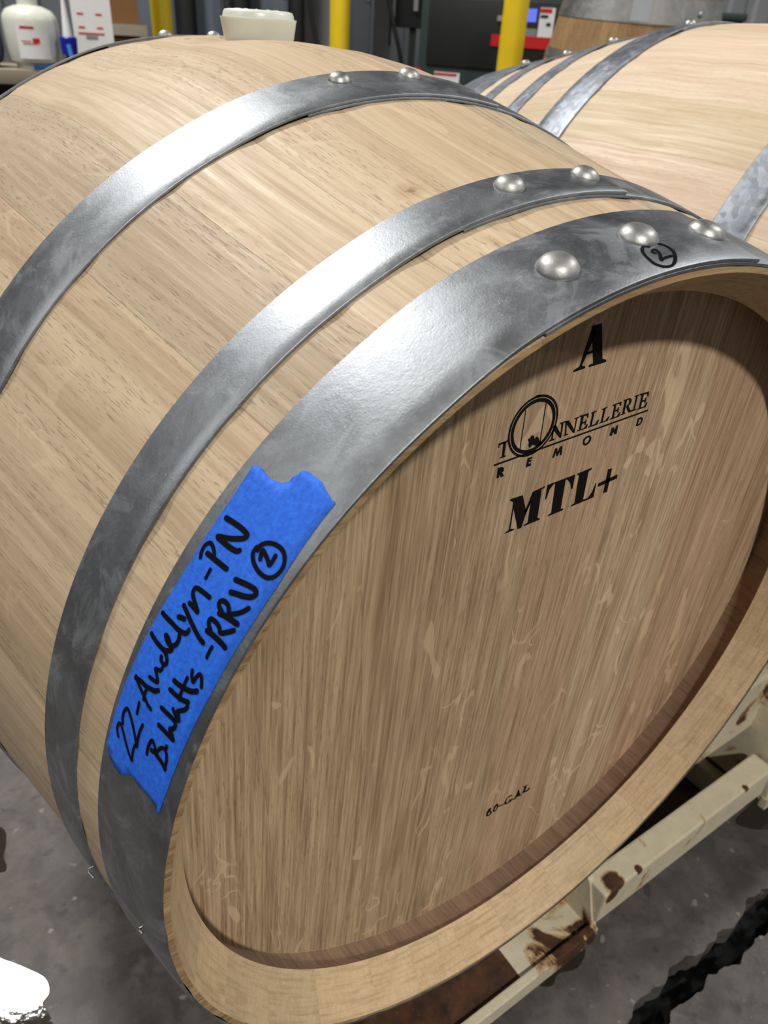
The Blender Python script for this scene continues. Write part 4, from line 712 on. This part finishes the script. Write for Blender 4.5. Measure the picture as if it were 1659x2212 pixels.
# upper beam behind the slot
part('upper_beam', lambda b: add_box(b, (0.39, 0.095, AX - 0.375), (0.40, 0.030, 0.110), bev=0.004), M['rack'])
part('rear_beam', lambda b: add_box(b, (0.39, 0.78, AX - 0.44), (1.16, 0.05, 0.08), bev=0.004), M['rack'])
# fork pocket under the foreground barrel
ZP = AX - 0.535
def pocket(b):
    add_box(b, (-0.012, 0.43, ZP), (0.196, 0.80, 0.006))
    add_box(b, (-0.108, 0.44, ZP + 0.045), (0.006, 0.74, 0.09))
part('fork_pocket', pocket, M['rust'])
M['rack_worn'] = rusty('worn_cream_paint', 0.6)
part('pocket_floor', lambda b: add_box(b, (0.1415, 0.43, ZP + 0.0005), (0.111, 0.80, 0.007)), M['rack_worn'])
def lip(b):
    add_box(b, (0.045, 0.028, ZP - 0.003), (0.315, 0.011, 0.030), bev=0.002)
    add_box(b, (0.10, 0.036, ZP - 0.020), (0.19, 0.006, 0.022), Matrix.Rotation(0.4, 3, 'X'), bev=0.001)
part('pocket_lip', lip, M['rack_worn'])
def side_plate(b):
    P = [(0.026, ZP), (0.050, ZR), (0.075, ZR + 0.03), (0.5, ZR + 0.03), (0.5, ZP)]
    A = [b.verts.new((0.197, y, z)) for y, z in P]; B = [b.verts.new((0.205, y, z)) for y, z in P]
    b.faces.new(A); b.faces.new(list(reversed(B)))
    for i in range(len(P)): b.faces.new((A[i], A[(i + 1) % len(P)], B[(i + 1) % len(P)], B[i]))
part('side_plate', side_plate, M['rack'])
def side_plate2(b):
    P = [(0.020, ZP), (0.030, ZR), (0.075, ZR + 0.10), (0.5, ZR + 0.10), (0.5, ZP)]
    A = [b.verts.new((0.556, y, z)) for y, z in P]; B = [b.verts.new((0.564, y, z)) for y, z in P]
    b.faces.new(A); b.faces.new(list(reversed(B)))
    for i in range(len(P)): b.faces.new((A[i], A[(i + 1) % len(P)], B[(i + 1) % len(P)], B[i]))
part('side_plate', side_plate2, M['rack'])
part('pocket_lip', lambda b: add_box(b, (0.69, 0.022, ZP), (0.27, 0.012, 0.022), bev=0.002), M['rack'])
part('fork_pocket', lambda b: add_box(b, (0.69, 0.43, ZP), (0.27, 0.80, 0.006)), M['rust'])
# saddles that carry the barrels
def saddle(cx, R, y):
    def fn(b):
        n = 16; rows = []
        for i in range(n + 1):
            a = (270 + (-32 + 64 * i / n)) * D2R
            p = [(cx + R * math.cos(a), AX + R * math.sin(a)), (cx + (R + 0.012) * math.cos(a), AX + (R + 0.012) * math.sin(a))]
            rows.append([b.verts.new((x, yy, z)) for x, z in p for yy in (y - 0.03, y + 0.03)])
        for A, B in zip(rows, rows[1:]):
            b.faces.new((A[0], A[1], B[1], B[0])); b.faces.new((A[2], B[2], B[3], A[3])); b.faces.new((A[0], B[0], B[2], A[2])); b.faces.new((A[1], A[3], B[3], B[1]))
        b.faces.new((rows[0][0], rows[0][2], rows[0][3], rows[0][1])); b.faces.new((rows[-1][0], rows[-1][1], rows[-1][3], rows[-1][2]))
        # foot under the saddle
        zb = AX - R - 0.012
        add_box(b, (cx, y, (zb + 0.03) / 2 + 0.0), (0.12, 0.05, zb - 0.03 + 0.01))
    return fn
for y in (0.34, 0.60): part('saddle', saddle(0.0, max(prof(y - 0.03), prof(y + 0.03)) + 0.0008, y), M['rack'])
for y in (0.34, 0.60): part('saddle', saddle(0.79, RB * 1.12 + 0.001, y), M['rack'])
for x in (-0.09, 0.20, 0.56, 0.86):
    for y in (0.10, 0.74): part('foot', lambda b, x=x, y=y: add_box(b, (x, y, (ZP - 0.003) / 2), (0.05, 0.06, ZP - 0.003), bev=0.003), M['rack'])

# ------------------------------------------------------------------ puddles
def puddle(pts, label, name='puddle'):
    bm = bmesh.new(); P = smooth_line([(x, y, 0) for x, y in pts], 5, True)
    A = [bm.verts.new((p.x, p.y, 0.0012)) for p in P]; B = [bm.verts.new((p.x + (p.x - P[0].x) * 0.0, p.y, 0.0)) for p in P]
    f = bm.faces.new(A)
    for i in range(len(A)): bm.faces.new((A[i], A[(i + 1) % len(A)], B[(i + 1) % len(A)], B[i]))
    o = mesh_obj(name, bm, M['water'], smooth=False); tag(o, label, 'puddle'); return o
def fl(px, py):
    d = CR @ Vector(((px - 829.5) / F_PX, -(py - 1106) / F_PX, -1.0)); t_ = -CAM.z / d.z; p = CAM + d * t_; return (p.x, p.y)
puddle([fl(*q) for q in [(-60, 2060), (10, 2075), (62, 2095), (98, 2115), (106, 2145), (92, 2170), (112, 2205), (108, 2260), (20, 2290), (-60, 2280)]], 'shiny puddle on the concrete at the lower left corner')
puddle([fl(*q) for q in [(-50, 1780), (6, 1790), (13, 1820), (8, 1850), (14, 1872), (4, 1884), (-50, 1880)]], 'small wet patch at the left edge of the floor')
puddle([fl(*q) for q in [(1150, 2060), (1205, 2015), (1252, 2032), (1264, 2060), (1246, 2092), (1206, 2104), (1192, 2130), (1158, 2122)]], 'dark wet patch on the floor beneath the rack lip')
puddle([fl(*q) for q in [(1590, 1772), (1625, 1738), (1680, 1690), (1720, 1740), (1680, 1784), (1640, 1792), (1606, 1786)]], 'dark wet patch on the floor under the right end of the rail')

# ------------------------------------------------------------------ things at the back of the hall
def lathe_part(name, prof_, m, parent, n=32):
    bm = bmesh.new(); add_lathe(bm, prof_, n); return mesh_obj(name, bm, m, parent)
def box_part(name, c, s, m, parent, bev=0.0, rot=None):
    bm = bmesh.new(); add_box(bm, c, s, rot, bev); return mesh_obj(name, bm, m, parent, smooth=bev > 0)
def face_cam(p):                     # heading that turns a thing's front (-Y) towards the photographer's side of the hall
    return math.atan2(p.x - CAM.x, p.y - CAM.y) * -1.0

# three yellow bollards
for px, D, rad, lab in ((349, 5.2, 0.0575, 'yellow bollard furthest left, above the bung side of the barrel'), (734, 5.2, 0.0575, 'yellow bollard in the middle, just right of the white bung'), (1112, 4.15, 0.0575, 'yellow bollard at the right in front of the black machine')):
    p = at(px, 40, D); r = empty('bollard', (p.x, p.y, 0)); tag(r, lab, 'bollard', 'yellow bollards')
    lathe_part('post', [(rad, 0.012), (rad, 1.28), (rad * 0.85, 1.315), (rad * 0.45, 1.335), (0, 1.34)], M['yellow'], r)
    lathe_part('base_plate', [(rad * 2.0, 0), (rad * 2.0, 0.012), (rad, 0.012)], M['yellow'], r, 24)

# bench at the left with gas cylinders and a sealant nozzle on it
DB = 4.3
pb = at(20, 147, DB); bz = pb.z
bn = empty('work_bench', (pb.x - 0.25, pb.y + 0.18, 0)); tag(bn, 'timber work bench with thick top behind the barrel on the left', 'bench')
box_part('bench_top', (0, 0, bz - 0.03), (1.1, 0.5, 0.06), M['bench'], bn, 0.006)
for sx in (-0.5, 0.5):
    for sy in (-0.2, 0.2): box_part('leg', (sx, sy, (bz - 0.06) / 2), (0.07, 0.07, bz - 0.06), M['osb'], bn)
box_part('under_bench_shade', (0, 0.22, (bz - 0.06) / 2), (1.0, 0.02, bz - 0.1), M['dark'], bn)  # near-black panel added as the shade below the bench top
def gas_cylinder(px, rad, h, mbody, label, labelled):
    p = at(px, 100, DB); r = empty('gas_cylinder', (p.x, p.y + 0.06, bz)); tag(r, label, 'gas cylinder', 'gas cylinders on the bench')
    lathe_part('body', [(0, 0.012), (rad * 0.7, 0.012), (rad * 0.93, 0.03), (rad, 0.07), (rad, h * 0.76), (rad * 0.96, h * 0.84), (rad * 0.82, h * 0.93), (rad * 0.5, h * 0.99), (0.03, h * 1.01), (0, h * 1.01)], mbody, r, 40)
    lathe_part('foot_ring', [(rad * 0.72, 0), (rad * 0.72, 0.03)], mbody, r, 32)
    lathe_part('collar', [(rad * 0.36, h * 0.985), (rad * 0.36, h * 1.2), (rad * 0.33, h * 1.2), (rad * 0.33, h * 0.985)], mbody, r, 24)
    lathe_part('valve', [(0.018, h * 1.0), (0.018, h * 1.1), (0.026, h * 1.1), (0.026, h * 1.14), (0, h * 1.14)], M['dark'], r, 16)
    if labelled:
        hd = -math.pi / 2 + 0.22
        def band(b, z0, z1, a0, a1, off):
            n = 14; A = [[b.verts.new(((rad + off) * math.cos(hd + a0 + (a1 - a0) * i / n), (rad + off) * math.sin(hd + a0 + (a1 - a0) * i / n), z)) for i in range(n + 1)] for z in (z0, z1)]
            for i in range(n): b.faces.new((A[0][i], A[0][i + 1], A[1][i + 1], A[1][i]))
        bm = bmesh.new(); band(bm, h * 0.17, h * 0.70, -1.0, 0.15, 0.001); lo = mesh_obj('paper_label', bm, M['white'], r)
        for z0, z1, a0, a1 in ((0.64, 0.68, -0.85, -0.35), (0.42, 0.50, -0.45, -0.2), (0.44, 0.455, -0.85, -0.5), (0.40, 0.415, -0.8, -0.3)):
            bm = bmesh.new(); band(bm, h * z0, h * z1, a0, a1, 0.0018); mesh_obj('red_print', bm, M['red'], lo)
gas_cylinder(80, 0.118, 0.245, M['cyl'], 'cream gas cylinder with white label on the bench', True)
gas_cylinder(-42, 0.106, 0.215, M['navy'], 'dark navy gas cylinder at the left edge of the bench', False)
p = at(147, 100, DB); r = empty('sealant_tube', (p.x, p.y - 0.02, bz)); tag(r, 'white nozzle in a royal blue cap standing on the bench', 'sealant tube')
zc = at(147, 112, DB).z - bz
lathe_part('cartridge', [(0.020, 0.0), (0.020, max(zc, 0.03)), (0, max(zc, 0.03))], M['dark'], r, 20)
zc = max(zc, 0.03)
lathe_part('cap', [(0.034, zc - 0.01), (0.038, zc + 0.055), (0.034, zc + 0.06), (0, zc + 0.06)], M['blue'], r, 24)
lathe_part('nozzle', [(0.021, zc + 0.06), (0.012, zc + 0.16), (0.005, zc + 0.225), (0, zc + 0.225)], M['white'], r, 20)
bm = bmesh.new(); add_tube(bm, [(-0.012, -0.036, zc + 0.03), (-0.008, -0.052, zc * 0.6), (0.0, -0.062, 0.011), (0.03, -0.07, 0.011)], 0.010, 8)
mesh_obj('strap', bm, M['lblue'], r)
bm = bmesh.new(); xa, xb = at(70, 140, DB).x, at(122, 140, DB).x
add_tube(bm, [(xa, pb.y - 0.045, bz + 0.011), ((xa + xb) / 2, pb.y - 0.052, bz + 0.011), (xb, pb.y - 0.04, bz + 0.011)], 0.011, 8)
o = mesh_obj('strap', bm, M['lblue']); tag(o, 'light blue strap lying on the bench in front of the cream cylinder', 'strap')

# white instruction board with red lines, chip board behind it
def upright(name, px0, px1, D, z0, z1, thick, m, label, cat, lean=0.0):
    a, b = at(px0, 60, D), at(px1, 60, D); c = (a + b) / 2; wdt = (Vector((a.x, a.y)) - Vector((b.x, b.y))).length
    r = empty(name, (c.x, c.y, z0), (0, 0, math.atan2(b.y - a.y, b.x - a.x))); r['w'] = wdt; tag(r, label, cat)
    return r, wdt, z1 - z0
r, wd, hh = upright('instruction_board', 158, 243, 4.55, 0.0, 1.6, 0.02, M['white'], 'tall white instruction board with red lines beside the blue cap', 'board')
box_part('panel', (0, 0, 0.8), (wd, 0.02, 1.6), M['white'], r)
zz = lambda py: at(200, py, 4.55).z
for py, x0, x1, m in ((31, -0.36, -0.2, 'red'), (31, 0.1, 0.26, 'red'), (60, -0.36, -0.2, 'red'), (60, 0.1, 0.26, 'red'), (73, -0.38, 0.28, 'red'), (81, -0.2, 0.1, 'grey'), (116, -0.36, 0.1, 'red')):
    box_part('printed_line', ((x0 + x1) / 2 * wd, -0.0105, zz(py)), ((x1 - x0) * wd, 0.001, 0.008 if m == 'red' else 0.016), M[m], r)
r, wd, hh = upright('chip_board', 232, 302, 4.9, 0.0, 1.7, 0.02, M['osb'], 'brown chip board sheet standing left of the yellow bollard', 'board')
box_part('sheet', (0, 0, 0.85), (wd, 0.02, 1.7), M['osb'], r)
box_part('batten', (0.02, -0.03, zz(62)), (wd * 1.2, 0.03, 0.05), M['bench'], r)

# row of slate grey cabinets
for px0, px1, D, lab, m in ((300, 394, 6.2, 'slate grey cabinet behind the left yellow bollard', 'slate'), (412, 482, 6.2, 'slate grey cabinet left of the white bung', 'slate'), (532, 626, 6.2, 'slate grey cabinet behind the white bung', 'slate'), (757, 800, 6.0, 'narrow dark grey cabinet right of the middle bollard', 'dark2')):
    r, wd, hh = upright('storage_cabinet', px0, px1, D, 0.0, 2.0, 0.4, None, lab, 'cabinet'); r['group'] = 'grey cabinets along the back wall'
    mm = M['slate'] if m == 'slate' else M.setdefault('dark2', plain('charcoal_panel', srgb(70, 74, 78), 0.5))
    box_part('body', (0, 0.2, 1.0), (wd, 0.4, 2.0), mm, r, 0.01)
    box_part('door', (0, -0.006, 1.0), (wd * 0.94, 0.012, 1.9), mm, r, 0.004)
    box_part('handle', (wd * 0.36, -0.022, 1.2), (0.015, 0.02, 0.12), M['lamp'], r)
for px0, px1, D, lab in ((484, 507, 6.3, 'grey steel column between two slate cabinets'), (650, 712, 6.6, 'wide grey steel column left of the middle bollard'), (806, 846, 6.6, 'light grey steel column right of the narrow cabinet')):
    r, wd, hh = upright('steel_column', px0, px1, D, 0.0, 3.0, 0.2, None, lab, 'column'); r['group'] = 'steel columns'
    box_part('web', (0, 0.1, 1.5), (wd * 0.3, 0.16, 3.0), M['grey'], r)
    box_part('flange', (0, 0.01, 1.5), (wd, 0.02, 3.0), M['grey'], r); box_part('flange', (0, 0.19, 1.5), (wd, 0.02, 3.0), M['grey'], r)
for px, D, rr_, lab in ((402, 6.1, 0.07, 'dark tube standing in for the shaded gap between the slate cabinets'), (520, 6.1, 0.07, 'dark tube standing in for the shaded gap left of the bung'), (640, 5.95, 0.055, 'dark tube standing in for the shaded gap right of the bung')):
    p = at(px, 40, D); bm = bmesh.new(); add_lathe(bm, [(rr_, 0), (rr_, 3.0), (0, 3.0)], 20); o = mesh_obj('dark_gap_filler', bm, M['dark']); o.location = (p.x, p.y, 0); tag(o, lab, 'gap filler', 'dark gap fillers along the back wall')  # dark tubes added to stand in for the shaded gaps beside the cabinets
for pts, lab in (([(666, -60), (670, 0), (676, 50), (690, 110), (720, 200)], 'black cable hanging left of the middle bollard'), ([(832, -60), (842, 10), (852, 60), (866, 130), (876, 220)], 'black cable hanging left of the black machine')):
    bm = bmesh.new(); add_tube(bm, smooth_line([at(x, y, 5.6) for x, y in pts], 4), 0.014, 8)
    o = mesh_obj('cable', bm, M['dark']); tag(o, lab, 'cable', 'hanging cables')
r, wd, hh = upright('switch_box', 852, 914, 6.3, at(880, 60, 6.3).z, 1.9, 0.2, None, 'black switch box on the wall left of the machine', 'switch box')
box_part('box', (0, 0.08, 0.35), (wd, 0.16, 0.7), M['dark'], r, 0.01); box_part('lever', (wd * 0.2, -0.02, 0.3), (0.03, 0.03, 0.4), M['grey'], r)
box_part('conduit', (wd * 0.15, 0.06, -0.45), (0.05, 0.05, 0.9), M['dark'], r)

# dark green compressor cabinet
DM = 5.0
a, b = at(908, 60, DM), at(1214, 60, DM - 0.25); c = (a + b) / 2; wdt = (Vector((a.x, a.y)) - Vector((b.x, b.y))).length
mc = empty('compressor', (c.x, c.y, 0), (0, 0, math.atan2(b.y - a.y, b.x - a.x))); tag(mc, 'dark green compressor cabinet with black door, blue screen and red stripe', 'machine')
ztop = at(1100, 8, DM).z + 0.02; zmid = at(960, 148, DM).z
def mx(px, py=60):                   # local x of a photo pixel on the machine's front
    d = CR @ Vector(((px - 829.5) / F_PX, -(py - 1106) / F_PX, -1.0))
    n = Vector((-(b.y - a.y), b.x - a.x, 0)).normalized(); t_ = (a - CAM).dot(n) / d.dot(n); q = CAM + d * t_
    ux = (b - a); ux.z = 0; ux.normalize(); return (q - c).dot(ux), q.z
box_part('body', (0, 0.4, (ztop + 0.06) / 2), (wdt, 0.8, ztop + 0.02), M['green'], mc, 0.01)
x0, z0 = mx(926, 60); x1, _ = mx(1206, 60)
box_part('door', ((x0 + x1) / 2, -0.006, (ztop + zmid) / 2 + 0.0), (x1 - x0, 0.012, ztop - zmid - 0.03), M['dark'], mc, 0.004)
def on_front(name, px0, px1, py0, py1, m, dep=0.006, y=-0.014, parent=mc, label=None):
    xa, za = mx(px0, (py0 + py1) / 2); xb, _ = mx(px1, (py0 + py1) / 2); _, zt = mx((px0 + px1) / 2, py0); _, zb = mx((px0 + px1) / 2, py1)
    o = box_part(name, ((xa + xb) / 2, y, (zt + zb) / 2), (abs(xb - xa), dep, abs(zt - zb)), m, parent); 
    if label: o['label'] = label
    return o
on_front('screen', 1138, 1161, 19, 48, M['screen'], label='lit blue screen')
on_front('keypad', 1136, 1160, 62, 88, M['grey'])
on_front('red_stripe', 1062, 1200, 78, 104, M['red'], dep=0.01)
st = on_front('warning_sticker', 1165, 1197, 17, 92, M['white']); on_front('sticker_heading', 1170, 1195, 19, 28, M['red'], dep=0.002, y=-0.0185, parent=mc)
on_front('sticker_pictogram', 1170, 1186, 33, 39, M['dark'], dep=0.002, y=-0.0185); on_front('sticker_pictogram', 1182, 1191, 50, 57, M['dark'], dep=0.002, y=-0.0185)
on_front('notice', 936, 990, 156, 240, M['white'], y=-0.006); on_front('notice_heading', 940, 988, 158, 163, M['red'], dep=0.002, y=-0.0105)
on_front('knob', 1078, 1090, 34, 46, M['bench'], dep=0.03)
on_front('red_latch', 900, 912, 146, 156, M['red'], dep=0.02)

# old barrel standing on end behind the second barrel
DO = 3.75
pc = at(1372, 30, DO); zt = at(1500, 6, DO).z
ob = empty('wine_barrel', (pc.x, pc.y, zt - 0.93)); ob.rotation_euler = (0.05, -0.03, 0)
tag(ob, 'old brown barrel standing on end with a wide dull hoop, top right', 'barrel', 'wine barrels')
def ostave(t0, t1):
    bm = bmesh.new(); R = []
    for k in range(4):
        th = (t0 + (t1 - t0) * k / 3) * D2R; e = 0.0005 if k in (0, 3) else 0
        R.append([bm.verts.new(((prof(y) - e) * math.cos(th), (prof(y) - e) * math.sin(th), y)) for y in OUT_Y] + [bm.verts.new(((prof(y) - 0.024) * math.cos(th), (prof(y) - 0.024) * math.sin(th), y)) for y in (L0, L0 / 2, 0.0)])
    n = len(R[0])
    for k in range(3):
        for i in range(n): bm.faces.new((R[k][i], R[k][(i + 1) % n], R[k + 1][(i + 1) % n], R[k + 1][i]))
    bm.faces.new(R[0]); bm.faces.new(R[-1]); return bm
t = 0
while t < 359:
    t1 = min(360, t + random.uniform(10, 15)); 
    if 360 - t1 < 6: t1 = 360
    o = mesh_obj('stave', ostave(t + 0.02, t1 - 0.02), M['oldoak'], ob, angle=25); v = random.uniform(0.8, 1.05); o.color = (v, v, v, 1); t = t1
def oband(y0, y1, nm='hoop', off=0.003, a0=0, a1=360, m=None):
    bm = bmesh.new(); n = 72; A = []
    for i in range(n + (0 if a1 - a0 == 360 else 1)):
        th = (a0 + (a1 - a0) * i / n) * D2R
        A.append([bm.verts.new(((prof(y) + o_) * math.cos(th), (prof(y) + o_) * math.sin(th), y)) for y, o_ in ((y0, off - 0.002), (y0, off), (y1, off), (y1, off - 0.002))])
    for i in range(n):
        P, Q = A[i], A[(i + 1) % len(A)]
        for k in range(3): bm.faces.new((P[k], P[k + 1], Q[k + 1], Q[k]))
    return mesh_obj(nm, bm, m or M['oldhoop'], ob)
for y0, y1 in ((0.862, 0.9435), (0.72, 0.755), (0.60, 0.64), (0.26, 0.30), (0.11, 0.15), (0.0, 0.07)): hh_ = oband(y0, y1)
hd = math.degrees(math.atan2(CAM.y - pc.y, CAM.x - pc.x))
oband(0.868, 0.938, 'paper_label', 0.0038, hd - 6, hd + 7, M['slate2'] if 'slate2' in M else M.setdefault('slate2', plain('pale_grey_label', srgb(168, 172, 176), 0.6)))
o = mesh_obj('rivet', rivet_bm(0.011, 0.006), M['rivet'], ob); th = (hd + 44) * D2R
o.location = ((prof(0.9) + 0.003) * math.cos(th), (prof(0.9) + 0.003) * math.sin(th), 0.9); o.rotation_euler = Vector((math.cos(th), math.sin(th), 0.12)).to_track_quat('Z', 'Y').to_euler()
bm = bmesh.new(); add_lathe(bm, [(0, L0 - 0.03), (0.272, L0 - 0.03), (0.272, L0 - 0.05), (0, L0 - 0.05)], 48); mesh_obj('head', bm, M['oldoak'], ob, smooth=False)
pal = empty('pallet', (pc.x, pc.y, 0)); tag(pal, 'timber pallet under the old standing barrel', 'pallet')
zp = zt - 0.965
for k in range(7): box_part('deck_board', (0, -0.48 + 0.16 * k, zp - 0.012), (1.1, 0.11, 0.022), M['bench'], pal)
for k in (-0.5, 0, 0.5): box_part('bearer', (k, 0, (zp - 0.023) / 2), (0.09, 1.05, zp - 0.023), M['bench'], pal)
# dark green bin behind
p = at(1554, 45, 4.6); zt2 = at(1554, 30, 4.6).z
gb = empty('green_bin', (p.x, p.y, 0), (0, 0, -0.8)); tag(gb, 'dark green bin right of the old standing barrel', 'bin')
box_part('body', (0, 0, (zt2 - 0.03) / 2), (0.17, 0.3, zt2 - 0.03), M['green'], gb, 0.01); box_part('lid', (0, 0, zt2 - 0.015), (0.19, 0.32, 0.03), M['green'], gb, 0.006)
